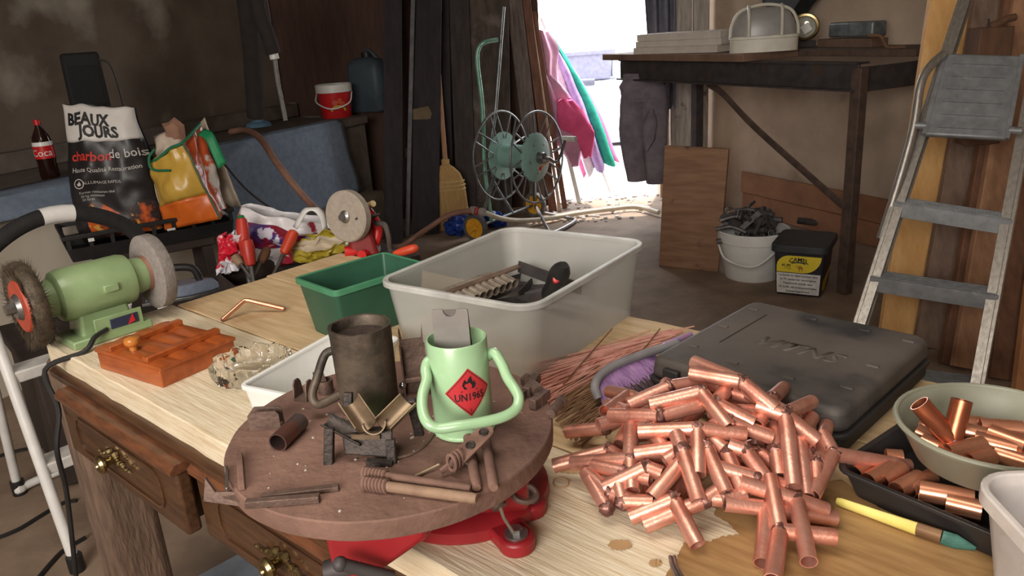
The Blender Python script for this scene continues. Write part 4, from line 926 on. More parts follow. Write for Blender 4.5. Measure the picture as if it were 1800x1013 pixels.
MB().tube(spl([PY(660, 392, c.y), PY(676, 396, c.y-.02), PY(683, 415, c.y-.03), PY(686, 440, c.y-.03), PY(692, 448, c.y-.04)], 5), .006, 8).build('crank_arm', M_darksteel, t, world=True)
g0, g1 = PY(692, 447, c.y-.04), PY(735, 435, c.y-.05)
MB().tube([g0+(g1-g0)*q for q in (0, .1, .4, .75, .92, 1)], [.005, .0075, .0095, .0105, .0085, .003], 14).build('crank_handle', mat('orange_handle', (206, 76, 44), (190, 66, 38), rough=.4), t, world=True)
# ------------------------------------------------------------------ low chest, tool tray and bags behind the table
M_chest = mat('dark_chest', (58, 46, 40), (44, 35, 31), rough=.8, scale=6, bump=.2)
LCc = V((-1.0, 2.62, 0))
t = thing('low_chest', 'low dark wooden chest standing behind the work table', 'chest', LCc, 40)
MB().box((0, 0, .2), (1.3, .42, .38)).build('body', M_chest, t, bev=.006); MB().box((0, 0, .405), (1.34, .46, .03)).build('lid', M_chest, t, bev=.006)
ctop = .42
c = PZ(498, 478, .56); t = thing('tool_tray', 'dark open tool tray with orange-handled tools behind the table edge', 'tray', (c.x, c.y+.04, .42), 33)
M_traydark = mat('dark_metal_tray', (64, 50, 44), (48, 38, 34), rough=.75, scale=12, bump=.2)
openbox(MB(), .36, .2, .38, .22, .15, .006, .01, .012, 3).build('tray', M_traydark, t)
MB().box((0, 0, -.0), (.36, .2, .004)).build('bottom', M_traydark, t)
def in_tray(x, y, z): return rz((c.x, c.y+.04, .42), 33)@V((x, y, z))
M_or = mat('orange_grip', (208, 74, 44), (190, 62, 38), rough=.4); M_or2 = mat('red_orange_grip', (192, 58, 46), rough=.4)
def handtool(name, lab, px0, px1, Y0, Y1, r, tip=None, tipm=None, m=M_or):
    a, b = PY(px0[0], px0[1], Y0), PY(px1[0], px1[1], Y1); t = thing(name, lab, 'tool', a)
    d = b-a; MB().tube([a+d*q for q in (0, .05, .3, .7, .94, 1)], [r*.5, r*.8, r, r*1.08, r*.9, r*.35], 14).build('handle', m, t, world=True)
    MB().tube([a, a-d.normalized()*.09], [r*.42, r*.3], 8).build('shank', M_steel, t, world=True)
    if tip: MB().tube([b-d*.1, b+d*.04], [r*.92, r*.5], 14).build('end_cap', tipm, t, world=True)
M_gcap = mat('green_cap', (46, 120, 66), rough=.4)
yy = c.y
handtool('screwdriver', 'orange-red handled tool with green end standing left in the tool tray', (432, 452), (424, 382), yy, yy+.05, .018, 1, M_gcap, M_or2)
handtool('chisel', 'orange-red handle leaning lowest left in the tool tray', (441, 468), (433, 420), yy-.05, yy-.03, .018, m=M_or2)
handtool('screwdriver', 'orange handled tool leaning to the right in the tool tray', (498, 447), (518, 405), yy, yy+.04, .0165)
handtool('file', 'brown wooden handled tool lying in the tool tray between the orange handles', (458, 462), (470, 438), yy, yy+.05, .014, m=mat('brown_handle', (120, 84, 60), rough=.6))
handtool('hammer', 'grey handled tool at the left end of the tool tray', (424, 466), (412, 450), yy-.02, yy, .013, m=mat('tan_handle', (150, 126, 100), rough=.6))
def plasticbag(name, lab, corners_px, Y, m, thick, seed, amp=.02, nu=22, nv=18):
    "stuffed carrier bag: outline from four corners, rounded and creased"
    a, b, c_, d = [PY(x, y, Y) for x, y in corners_px]   # bl, br, tr, tl
    def surf(sg):
        def f(u, v):
            p = (a*(1-u)+b*u)*(1-v)+(d*(1-u)+c_*u)*v
            e = (max(0, 1-(2*u-1)**4)**.5)*(max(0, 1-(max(0, .5-v)*2)**4)**.5)*(1-.55*v)
            return p+V((0, -sg*(thick*e), 0))+V((amp*nz((u*4, v*4, seed)), -sg*amp*1.6*e*(nz((u*5+seed, v*5, 1))+.5*nz((u*12, v*12, seed))), amp*nz((u*4, v*4, seed+9))))
        return f
    t = thing(name, lab, 'bag', PY((corners_px[0][0]+corners_px[1][0])/2, (corners_px[0][1]+corners_px[1][1])/2, Y))
    MB().grid(surf(1), nu, nv).build('front_face', m, t, world=True, solid=.0015); MB().grid(surf(-1), nu, nv).build('back_face', m, t, world=True, solid=.0015)
    return t, surf(1)
M_bagw = mat('white_printed_bag', (224, 220, 220), (206, 202, 206), rough=.35, scale=6, bump=.4, bscale=30, c3=(150, 34, 52), s3=7, lo3=.6, hi3=.62)
t, sf = plasticbag('shopping_bag', 'white shopping bag with dark red print behind the tool tray', [(412, 470), (588, 456), (578, 392), (424, 362)], yy+.2, M_bagw, .1, 3)
o = MB().grid(lambda u, v: V(sf(.12+.78*u, .42+.4*v))+V((0, -.004-.012*math.sin(math.pi*v), 0)), 20, 8).build('printed_band', mat('dark_red_violet_print', (140, 28, 48), (72, 48, 120), rough=.35, scale=14, lo=.45, hi=.55, c3=(206, 200, 214), s3=16, lo3=.58, hi3=.6), t, world=True)
MB().grid(lambda u, v: spl([PY(522, 404, yy+.06), PY(538, 376, yy+.06), PY(550, 371, yy+.06), PY(562, 384, yy+.06), PY(567, 406, yy+.06)], 4)[round(u*16)]+V((0, .012*v, .0))+V((.014*v*(-1 if u < .5 else 1), 0, .008*v)), 16, 2).build('carry_strap', M_white, t, world=True, solid=.002)
M_bagy = mat('yellow_cream_bag', (190, 170, 60), (166, 146, 48), rough=.35, scale=5, bump=.4, bscale=30)
t, sf = plasticbag('shopping_bag', 'yellow and cream shopping bag lying beside the red hand grinder', [(520, 462), (612, 440), (612, 408), (508, 418)], yy+.1, M_bagy, .07, 8)
MB().grid(lambda u, v: V(sf(u, .55+.42*v))+V((0, -.006, 0)), 20, 6).build('cream_band', mat('cream_band', (206, 192, 168), (188, 172, 148), rough=.5), t, world=True)
t, sf = plasticbag('shopping_bag', 'crumpled white and red bag hanging below the black crate', [(382, 486), (428, 470), (424, 408), (386, 414)], yy+.02, mat('red_white_bag', (196, 30, 52), (214, 210, 216), rough=.35, scale=5, lo=.5, hi=.53, bump=.4, bscale=30), .04, 12)
# black crate
cz = .60
a = PZ(112, 418, cz); b = PZ(408, 366, cz); d = b-a; wl = d.length; ang = math.degrees(math.atan2(d.y, d.x)); nn = V((-d.y, d.x, 0)).normalized()
cb = (a+b)/2+nn*.15; ch = .1; cb.z = cz-ch
t = thing('black_crate', 'black plastic crate carrying the charcoal sack and the orange bag', 'crate', cb, ang)
openbox(MB(), wl-.02, .28, wl, .3, .05, .006, .01, .012, 3).build('tray', M_black, t)
MB().box((0, 0, 0.003), (wl-.03, .27, .006)).build('bottom', M_black, t)
for k in range(9):
    x = -wl/2+.01+(wl-.02)*k/8
    for y in (-.145, .145): MB().box((x, y, .07), (.014, .008, .045)).build('slat', M_black, t)
for y in (-.146, .146): MB().box((0, y, .093), (wl+.01, .014, .016)).build('top_rail', M_black, t, bev=.002)
for x in (-wl/2, wl/2): MB().box((x, 0, .093), (.014, .3, .016)).build('top_rail', M_black, t, bev=.002)
MB().box((-wl*.36, -.153, .075), (.02, .004, .012)).build('clip', M_white, t); MB().box((wl*.1, -.153, .06), (.03, .004, .008)).build('clip', M_white, t)
st = thing('crate_stool', 'dark wooden stool under the black crate', 'stool', (cb.x, cb.y, 0), ang)
MB().box((0, 0, cz-ch-.02), (.44, .26, .035)).build('seat', M_chest, st, bev=.005)
for x in (-.19, .19):
    for y in (-.1, .1): MB().box((x, y, (cz-ch-.04)/2), (.04, .04, cz-ch-.04)).build('leg', M_chest, st, bev=.003)
# charcoal sack
Y = cb.y-.0
bl, br, tr_, tl_ = PY(150, 425, Y-.03), PY(302, 402, Y+.02), PY(243, 190, Y+.02), PY(106, 184, Y-.03)
t = thing('charcoal_sack', 'black printed charcoal sack with white top standing in the crate', 'sack', (bl+br)/2)
def sk(u, v, sg=1):
    q = v**.9
    p = (bl*(1-u)+br*u)*(1-v)+(tl_*(1-u)+tr_*u)*v
    e = max(0, 1-(2*u-1)**4)**.5*(1-.8*v**3)*(min(1, v*6+.2))**.5
    return p+V((-.012*math.sin(v*5)*(1-2*u), -sg*(.075*e+.006), 0))+V((.006*nz((u*3, v*5, 2)), -sg*(.022*nz((u*4, v*5, 3))+.004*nz((u*9, v*11, 5)))*(e+.1), .01*nz((u*5, 0, 4))*v))
M_sack = mat('black_sack', (40, 36, 36), (30, 27, 28), rough=.4, scale=5, bump=.4, bscale=14)
MB().grid(lambda u, v: sk(u, v), 30, 40).build('front_face', M_sack, t, world=True, solid=.001)
MB().grid(lambda u, v: sk(u, v, -1), 20, 24).build('back_face', M_sack, t, world=True, solid=.001)
MB().grid(lambda u, v: V(sk(.0+1.0*u, .755+.25*v+.02*(1-v)*(u-.5)))+V((0, -.003, 0)), 30, 12).build('white_header', mat('header_white', (216, 212, 206), (196, 190, 184), rough=.45, scale=4, bump=.4, bscale=10), t, world=True, solid=.001)
MB().grid(lambda u, v: V(sk(.2+.75*u, .03+(.24+.05*math.sin(u*9)-.06*abs(u-.4))*v))+V((0, -.003, 0)), 24, 12).build('ember_print', mat('ember_print', (52, 40, 40), (206, 96, 44), rough=.4, scale=16, detail=3, lo=.48, hi=.62, c3=(226, 170, 84), s3=22, lo3=.62, hi3=.68), t, world=True)
def onsack(cu, cv, sc_=1):
    wv = (br-bl).length; hv = (tl_-bl).length
    return lambda x, y: V(sk(cu+x/wv, cv+y/hv))+V((0, -.006, 0))
lb = MB(); 
for s_, cu, cv, sz, bo in (('BEAUX', .37, .905, .06, .0026), ('JOURS', .5, .82, .06, .0026)): lettering(lb, s_, sz, onsack(cu, cv), bo)
lb.build('brand_lettering', M_ink, t, world=True)
lb = MB(); lettering(lb, 'charbon', .05, onsack(.36, .645), .0012); lb.build('red_lettering', mat('red_ink', (206, 62, 52), rough=.5), t, world=True)
lb = MB(); lettering(lb, 'de bois', .05, onsack(.79, .66), .0005); lettering(lb, 'Haute Qualité Restauration', .024, onsack(.52, .55), .0002); lettering(lb, 'ALLUMAGE RAPIDE', .017, onsack(.46, .455)); lettering(lb, 'Format restaurant idéal', .014, onsack(.38, .385)); lettering(lb, '20 kg minimum', .014, onsack(.32, .358)); lettering(lb, '50 litres', .014, onsack(.27, .332))
fn = onsack(.2, .455); nn_ = 20
lb.build('white_lettering', mat('pale_ink', (206, 200, 196), rough=.5), t, world=True); lb = MB()
lb.add([fn(r*math.cos(2*math.pi*k/nn_), r*math.sin(2*math.pi*k/nn_)) for r in (.02, .0165) for k in range(nn_)], [(k, (k+1) % nn_, nn_+(k+1) % nn_, nn_+k) for k in range(nn_)])
lb.build('emblem_ring', MATS['pale_ink'], t, world=True); lb = MB()
lb.add([fn(x, y) for x, y in ((-.006, -.008), (.006, -.008), (.008, -.001), (.002, .011), (-.001, .004), (-.008, .0))], [(0, 1, 2, 3, 4, 5)])
lb.build('flame_emblem', MATS['pale_ink'], t, world=True)
# orange shopper
Yo = cb.y-.06
q_bl, q_bm, q_br = PY(290, 405, Yo-.0), PY(388, 385, Yo-.02), PY(402, 372, Yo+.12)
q_tl, q_tm, q_tr = PY(262, 285, Yo+.04), PY(322, 250, Yo+.0), PY(352, 218, Yo+.16)
t = thing('orange_shopper', 'yellow and orange reusable shopper with green piping in the crate', 'bag', (q_bl+q_bm)/2)
M_yo = mat('yellow_bag', (206, 168, 76), (190, 148, 60), rough=.3, scale=4, bump=.5, bscale=12)
M_oo = mat('orange_bag', (222, 112, 40), (202, 92, 30), rough=.3, scale=4, bump=.5, bscale=12)
def quad(a, b, c_, d, bul=.03, seed=0):
    n = (b-a).cross(d-a).normalized()
    if n.y > 0: n = -n
    return lambda u, v: (a*(1-u)+b*u)*(1-v)+(d*(1-u)+c_*u)*v+n*(bul*math.sin(math.pi*u)*math.sin(math.pi*min(1, v*.8+.1))+.02*nz((u*3, v*3, seed))+.008*nz((u*8, v*8, seed)))
ff = quad(q_bl, q_bm, q_tm, q_tl, .05, 1); fs = quad(q_bm, q_br, q_tr, q_tm, .03, 5)
MB().grid(lambda u, v: ff(u, .34+.66*v), 18, 14).build('front_panel', M_yo, t, world=True, solid=.0015)
MB().grid(lambda u, v: ff(u, .345*v), 18, 8).build('lower_front_panel', M_oo, t, world=True, solid=.0015)
M_sidebag = mat('printed_side', (212, 96, 52), (224, 216, 208), rough=.22, scale=9, lo=.5, hi=.55, bump=.6, bscale=22)
MB().grid(fs, 12, 18).build('side_panel', M_sidebag, t, world=True, solid=.0015)
bk = [q_bl+V((.1, .22, 0)), q_br+V((.02, .1, 0)), q_tr+V((.0, .06, .02)), q_tl+V((.06, .2, .03))]
MB().grid(quad(*bk, -.02, 9), 10, 10).build('back_panel', mat('cream_inner', (196, 180, 160), rough=.5), t, world=True, solid=.0015)
MB().grid(quad(q_bl, bk[0], bk[3], q_tl, .02, 4), 8, 10).build('inner_panel', MATS['cream_inner'], t, world=True, solid=.0015)
M_pip = mat('green_piping', (40, 120, 84), rough=.5)
MB().tube([fs(0, k/14)*.5+ff(1, k/14)*.5+V((0, -.004, 0)) for k in range(15)], .0045, 8).build('piping', mat('dark_green_piping', (70, 92, 74), rough=.5), t, world=True)
MB().tube(spl([q_tl, ff(.3, 1)+V((0, 0, -.01)), ff(.7, 1), q_tm, q_tr]), .006, 8).build('top_piping', M_pip, t, world=True)
sp = spl([PY(352, 232, Yo+.12), PY(366, 240, Yo+.08), PY(378, 265, Yo+.07), PY(390, 292, Yo+.07)], 5)
MB().grid(lambda u, v: sp[round(u*(len(sp)-1))]+V((.03*(v-.5), .015*v, .02*(v-.5))), len(sp)-1, 3).build('carry_strap', mat('bright_green_strap', (40, 150, 96), rough=.5), t, world=True, solid=.003)
MB().tube(spl([PY(300, 300, Yo-.03), PY(268, 298, Yo), PY(262, 278, Yo), PY(272, 262, Yo)]), .005, 8).build('tie_cord', M_pip, t, world=True)
o = MB().grid(quad(PY(282, 300, Yo+.06), PY(322, 265, Yo+.06), PY(318, 222, Yo+.12), PY(270, 240, Yo+.1), .03, 2), 8, 8).build('paper_bag', mat('cream_paper', (206, 190, 172), (186, 168, 150), rough=.8), solid=.002); tag(o, 'cream paper bag with print sticking out of the orange shopper', 'bag')
F = fr(PY(305, 232, Yo+.1), (0, -1, .2), (1, 0, 0)); o = MB(F).loft([[(.045*k*math.cos(2*math.pi*j/10)*(1+.3*math.sin(j*2.2)), .05*k*math.sin(2*math.pi*j/10)*(1+.2*math.cos(j*3)), z) for j in range(10)] for z, k in ((-.02, .7), (0, 1), (.02, .6))]).build('brown_paper', mat('kraft_paper', (150, 112, 92), rough=.85), smooth=20); tag(o, 'crumpled brown paper on top of the orange shopper', 'paper')
# clothes iron on the chest
c = PZ(322, 512, .44); t = thing('clothes_iron', 'grey-blue clothes iron lying on the low chest behind the grinder', 'iron', (c.x, c.y, .421), 20)
so = [(-.13, -.05), (.02, -.055), (.1, -.03), (.14, 0), (.1, .03), (.02, .055), (-.13, .05)]
MB().prism(so, 0, .012).build('sole_plate', M_steel, t, bev=.002)
MB().prism([(x*.93, y*.93) for x, y in so], .012, .05, top=.8).build('body', mat('iron_blue_grey', (122, 130, 146), (104, 112, 128), rough=.35), t, bev=.006)
MB().tube(spl([(-.09, 0, .045), (-.1, 0, .09), (-.04, 0, .105), (.04, 0, .095), (.06, 0, .05)]), .013, 10).build('handle', M_black, t)
# thin black cable hanging to the right of the bags
o = MB().tube(spl([PY(395, 290, 3.2), PY(430, 330, 3.1), PY(470, 362, 2.95), PY(520, 385, 2.75), PY(545, 398, 2.6)], 6), .004, 6).build('black_cable', M_black); tag(o, 'thin black cable hanging in front of the blue sheet', 'cable')
# ------------------------------------------------------------------ white folding step stool at the left edge
F1 = PZ(137, 1003, 0); sdir = V((.69, .72, 0)); F2 = F1+sdir*.4; B1 = PZ(36, 868, 0); B2 = B1+sdir*.36
t = thing('folding_step', 'white folding step stool with black foam grip at the left edge', 'step stool', (F1+B2)/2)
M_wt = mat('white_tube', (224, 222, 218), (212, 210, 206), rough=.35)
M_foam = mat('black_foam', (34, 33, 33), (26, 25, 25), rough=.85, scale=60)
back = (B1-F1); tl = F1+back*.42+V((0, 0, .74)); tr2 = F2+back*.42+V((0, 0, .74))
arc = [tl+(tr2-tl)*q+V((0, 0, .105*math.sin(math.pi*q)**.7 if 0 < q < 1 else 0)) for q in [k/16 for k in range(17)]]
MB().tube([F1, F1+(tl-F1)*.5, tl], .0135, 12).build('front_leg', M_wt, t, world=True)
MB().tube([F2, F2+(tr2-F2)*.5, tr2], .0135, 12).build('front_leg', M_wt, t, world=True)
g = MB().tube(spl(arc, 2), .021, 14).build('foam_grip', M_foam, t, world=True)
MB().tube([arc[7], arc[8], arc[9], arc[10]], .0225, 14).build('grip_clip', M_wt, t, world=True)
bt1 = B1+(F1-B1)*.3+V((0, 0, .52)); bt2 = B2+(F2-B2)*.3+V((0, 0, .52))
MB().tube(spl([bt1, B1+V((0, 0, .05)), B1+V((.01, -.01, .022)), B1+sdir*.05+V((0, 0, .02)), B2-sdir*.05+V((0, 0, .02)), B2+V((0, 0, .05)), bt2], 6), .0125, 10).build('rear_frame', M_wt, t, world=True)
for p in (F1, F2, B1, B2): MB().tube([p+V((0, 0, .0)), p+V((0, 0, .045))], .019, 12).build('rubber_foot', M_black, t, world=True)
for zz in (.24, .47):
    f = zz/.74; a = F1+(tl-F1)*f; b = F2+(tr2-F2)*f; bkv = back.normalized()*.07
    MB().hexa([a, b, b+bkv, a+bkv], [a+V((0, 0, .03)), b+V((0, 0, .03)), b+bkv+V((0, 0, .03)), a+bkv+V((0, 0, .03))]).build('step', mat('white_step', (206, 202, 196), rough=.6), t, world=True, bev=.004)
for pts, lab in (([(-20, 952), (30, 932), (70, 908), (110, 885), (135, 880)], 'black cable on the floor crossing behind the white step stool'), ([(60, 1025), (90, 990), (112, 968), (150, 945)], 'black cable on the floor at the bottom left corner'), ([(-20, 808), (30, 793), (60, 788), (110, 780)], 'thin black cable on the floor beyond the white step stool')):
    o = MB().tube(spl([PZ(x, y, .006) for x, y in pts], 6), .006, 6).build('floor_cable', M_black); tag(o, lab, 'cable')
# flat board on the floor under the table
P4 = [PZ(330, 1030, .0), PZ(455, 962, .0), PZ(600, 1050, .0), PZ(470, 1120, .0)]
o = MB().hexa(P4, [p+V((0, 0, .012)) for p in P4]).build('floor_board', mat('pale_blue_board', (150, 160, 172), (136, 144, 154), rough=.7), bev=.002); tag(o, 'pale blue-grey board lying on the floor under the table', 'board')
# ------------------------------------------------------------------ turntable plate on the vice
PC = V((-.1171, .6339, 0)); PR = .1457; PZT = .885
M_rust = mat('rusty_plate', (130, 99, 86), (106, 79, 68), rough=.82, metal=.1, scale=16, bump=.5, bscale=120, c3=(92, 66, 58), s3=10, lo3=.56, hi3=.74)
M_rustd = mat('dark_rusty_steel', (116, 94, 84), (88, 70, 62), rough=.6, metal=.45, scale=50, bump=.35, bscale=200)
M_burnt = mat('burnt_steel', (72, 63, 58), (50, 44, 41), rough=.55, metal=.4, scale=70, bump=.5, bscale=260)
def pp(x, y, h=0): return PZ(x, y, PZT+h)
t = thing('turntable_plate', 'round rusty steel plate carried on the red vice', 'plate', (PC.x, PC.y, PZT-.017))
def prad(a): return PR*(1+.004*nz((math.cos(a)*6, math.sin(a)*6, 0)))
n = 120
MB().loft([[(prad(2*math.pi*k/n)*f*math.cos(2*math.pi*k/n), prad(2*math.pi*k/n)*f*math.sin(2*math.pi*k/n), z) for k in range(n)] for z, f in ((0, .995), (.0015, 1), (.0155, 1), (.017, .994))]).build('disc', M_rust, t, smooth=30)
def onplate(o, lab, cat, grp=None): return tag(o, lab, cat, grp)
# iron mug
mb_ = pp(651, 712); mr, mh = .0278, .083
t = thing('iron_mug', 'dark scorched iron mug with a bent side handle standing on the plate', 'mug', mb_)
M_mug = mat('scorched_iron', (96, 84, 72), (54, 47, 41), rough=.55, metal=.3, scale=26, lo=.4, hi=.62, bump=.5, bscale=60, c3=(72, 84, 54), s3=14, lo3=.52, hi3=.7)
mcup = MB().lathe([(0, 0), (mr*.97, 0), (mr, .002), (mr*1.03, mh-.008), (mr*1.05, mh-.005), (mr*1.05, mh), (mr*.93, mh), (mr*.9, mh-.006), (mr*.88, .003), (0, .003)], 44)
mcup.v = [V((p.x*(1+.022*nz(p*110)), p.y*(1+.022*nz(p*110)), p.z+.0008*nz(p*150)*(p.z > .01))) for p in mcup.v]; mcup.build('cup', M_mug, t)
b = MB().lathe([(0, mh-.012), (mr*.88, mh-.010)], 30).build('soot_fill', mat('soot', (62, 48, 40), (40, 32, 28), rough=.95, scale=90, bump=1), t)
MB().tube(spl([V((-mr*.95, -.004, mh-.022)), V((-mr*1.25, -.006, mh-.026)), V((-mr*1.55, -.012, mh-.045)), V((-mr*1.75, -.018, mh-.06)), V((-mr*1.55, -.02, mh-.069)), V((-mr*.9, -.008, mh-.066))], 6), .0042, 10).build('handle', M_mug, t)
# green can
cb_ = pp(817, 752); cr_, chh = .0262, .087
t = thing('green_can', 'mint green enamelled can with a red diamond label and hanging loop handle', 'can', cb_)
M_mintcan = mat('mint_enamel', (156, 190, 148), (144, 178, 138), rough=.3, scale=20, coat=.4, c3=(120, 112, 84), s3=60, lo3=.76, hi3=.79)
MB().lathe([(0, 0), (cr_*.98, 0), (cr_, .0015), (cr_, chh-.001), (cr_-.0006, chh), (cr_-.0016, chh), (cr_-.0022, chh-.0015), (cr_-.0022, .003), (0, .003)], 56).build('cup', M_mintcan, t)
MB().tube([(cr_*1.0*math.cos(2*math.pi*k/48), cr_*1.0*math.sin(2*math.pi*k/48), .002) for k in range(48)], .0018, 6, closed=True).build('base_ring', M_mintcan, t)
hp = [(855, 628, .622), (868, 620, .617), (882, 640, .61), (892, 664, .602), (905, 684, .594), (912, 700, .586), (907, 719, .578), (885, 733, .57), (850, 742, .564), (805, 749, .56), (772, 753, .56), (752, 744, .562), (743, 722, .572), (743, 694, .585), (750, 668, .598), (748, 650, .607), (752, 636, .612), (760, 634, .616)]
MB().tube(spl([PY(*p) for p in hp], 4), .0046, 12).build('loop_handle', M_mintcan, t, world=True)
vd_ = (CAMC-cb_); a_f = math.atan2(vd_.y, vd_.x)
def oncan(x, y, off=.0004):
    a = a_f+.26+x/cr_; r = cr_+off; return (r*math.cos(a), r*math.sin(a), chh*.53+y)
def candecal(name, poly, off, m, par): # polygon subdivided around the can
    b = MB(); 
    cx = sum(p[0] for p in poly)/len(poly); cy = sum(p[1] for p in poly)/len(poly)
    fine = []
    for i in range(len(poly)):
        a, c_ = poly[i], poly[(i+1) % len(poly)]
        for k in range(6): fine.append((a[0]+(c_[0]-a[0])*k/6, a[1]+(c_[1]-a[1])*k/6))
    N_ = len(fine); rr = [[oncan(cx+(x-cx)*f, cy+(y-cy)*f, off) for x, y in fine] for f in (.001, .25, .5, .75, 1)]
    b.loft(rr, True, False); return b.build(name, m, par)
s_ = .0212
M_hz = mat('hazard_red', (186, 48, 54), (174, 42, 48), rough=.45)
lbd = candecal('hazard_label', [(s_, 0), (0, s_*1.05), (-s_, 0), (0, -s_*1.05)], .0004, M_hz, t)
b = MB(); bf = s_*.93; q = [(bf, 0), (0, bf*1.05), (-bf, 0), (0, -bf*1.05)]
for i in range(4):
    a, c_ = q[i], q[(i+1) % 4]
    for k in range(8):
        f0, f1 = k/8, (k+1)/8; p0 = (a[0]+(c_[0]-a[0])*f0, a[1]+(c_[1]-a[1])*f0); p1 = (a[0]+(c_[0]-a[0])*f1, a[1]+(c_[1]-a[1])*f1)
        b.add([oncan(p0[0], p0[1], .0006), oncan(p1[0], p1[1], .0006), oncan(p1[0]*.965, p1[1]*.965, .0006), oncan(p0[0]*.965, p0[1]*.965, .0006)], [(0, 1, 2, 3)])
b.build('label_border', M_ink, lbd)
b = MB(); lettering(b, 'UN1965', .0082, lambda x, y: oncan(x*.92, y*1.15-.0042, .0007), .00016); b.build('lettering', M_ink, lbd)
b = MB(); lettering(b, '2', .0042, lambda x, y: oncan(x, y-.0165, .0007)); b.build('class_number', M_ink, lbd)
fl = [(-.004, 0), (.0042, 0), (.0062, .0032), (.0045, .0075), (.0036, .0052), (.002, .0118), (-.0006, .0086), (-.0012, .0062), (-.0036, .0092), (-.0058, .004)]
MB().add([oncan(x, y+.0035, .0007) for x, y in fl], [tuple(range(len(fl)))]).build('flame_symbol', M_ink, lbd)
MB().add([oncan(x, y+.0035, .0008) for x, y in ((-.0018, .0006), (.0022, .0006), (.0026, .003), (.0004, .006), (-.0022, .0026))], [(0, 1, 2, 3, 4)]).build('flame_core', M_hz, lbd)
MB().add([oncan(x, y+.0014, .0007) for x, y in ((-.0072, 0), (.0072, 0), (.0072, .0008), (-.0072, .0008))], [(0, 1, 2, 3)]).build('rule_line', M_ink, lbd)
candecal('diamond_hole', [(.0046, -.031), (0, -.0264), (-.0046, -.031), (0, -.0356)], .0005, mat('hole_metal', (112, 106, 84), (70, 66, 56), rough=.5, scale=300), t)
# folded strip in the can
F = fr(cb_+V((-.003, .004, .08)), (0, 0, 1), V((1, -.12, 0))); M_strip = mat('zinc_strip', (158, 152, 148), (140, 134, 130), rough=.4, metal=.6, scale=20)
t = thing('folded_strip', 'folded zinc strip with a round notch standing in the green can', 'metal strip', cb_+V((-.003, .004, .005)))
w2 = .0155; zt_ = .058
fp = [(-w2, 0), (-w2, zt_-.002), (-w2+.001, zt_), (-.006, zt_)]+[(-.006*math.cos(R_(a)), zt_-.0072*math.sin(R_(a))) for a in range(30, 180, 30)]+[(.006, zt_), (w2-.001, zt_), (w2, zt_-.002), (w2, 0)]
MB(F@Matrix.Rotation(R_(90), 4, 'X')@Matrix.Translation((0, -.025, 0))).prism(fp, .0035, .0045).build('front_leaf', M_strip, t, world=True)
MB(F).hexa([V((-w2, .009, -.025)), V((w2, .009, -.025)), V((w2, .010, -.025)), V((-w2, .010, -.025))], [V((-w2, -.0035, zt_-.026)), V((w2, -.0035, zt_-.026)), V((w2, -.0025, zt_-.026)), V((-w2, -.0025, zt_-.026))]).build('rear_leaf', M_strip, t, world=True)
# welded jig with half pipes
jb = pp(642, 806)
t = thing('welded_jig', 'blackened welded jig with V-shaped half-pipe rests on the plate', 'jig', jb)
def J_(x, y, Y): return PY(x, y, Y)
Y0 = jb.y
MB().hexa([J_(606, 800, Y0-.005), J_(690, 806, Y0-.012), J_(690, 790, Y0+.022), J_(606, 786, Y0+.026)], [J_(601, 765, Y0), J_(690, 757, Y0-.004), J_(690, 748, Y0+.02), J_(604, 752, Y0+.024)]).build('block', M_burnt, t, world=True, bev=.0015)
MB().beam(J_(645, 815, Y0-.012), J_(690, 818, Y0-.014), .008, .006).build('foot', M_burnt, t, world=True)
for a, c_, nm in (((578, 822, Y0-.004), (579, 752, Y0+.002), 'post'), ((612, 730, Y0+.045), (612, 690, Y0+.05), 'post'), ((738, 766, Y0+.035), (722, 702, Y0+.03), 'post'), ((690, 818, Y0-.01), (686, 772, Y0-.005), 'post')):
    MB().beam(J_(*a), J_(*c_), .008, .007, (1, 0, 0)).build(nm, M_burnt, t, world=True, bev=.001)
def halfpipe(a, b, up, r=.0098, th=.001, m=M_alu2):
    a, b = V(a), V(b); F = fr(a, b-a, V(up).cross(b-a)); L_ = (b-a).length; rg = []
    for z in (0, L_):
        rg.append([F@V((q*math.cos(R_(k)), q*math.sin(R_(k)), z)) for q, ks in ((r, range(180, 361, 15)), (r-th, range(360, 179, -15))) for k in ks])
    return MB().loft(rg)
M_hp = mat('heated_tin', (142, 122, 98), (104, 86, 70), rough=.42, metal=.6, scale=30, c3=(70, 56, 48), s3=18, lo3=.55, hi3=.7)
halfpipe(J_(612, 700, Y0+.024), J_(643, 745, Y0-.002), V((.3, -.75, .9))).build('half_pipe', M_hp, t, world=True)
halfpipe(J_(717, 700, Y0+.02), J_(672, 745, Y0+.0), V((-.4, -.75, .9))).build('half_pipe', M_hp, t, world=True)
halfpipe(J_(660, 738, Y0+.02), J_(657, 744, Y0-.006), V((0, -.3, 1))).build('half_pipe', M_hp, t, world=True)
halfpipe(J_(572, 735, Y0+.01), J_(640, 770, Y0-.004), V((.1, -.5, 1)), .0075).build('half_channel', M_burnt, t, world=True)
MB().beam(J_(618, 768, Y0-.004), J_(668, 768, Y0-.006), .004, .002).build('bridge', M_hp, t, world=True)
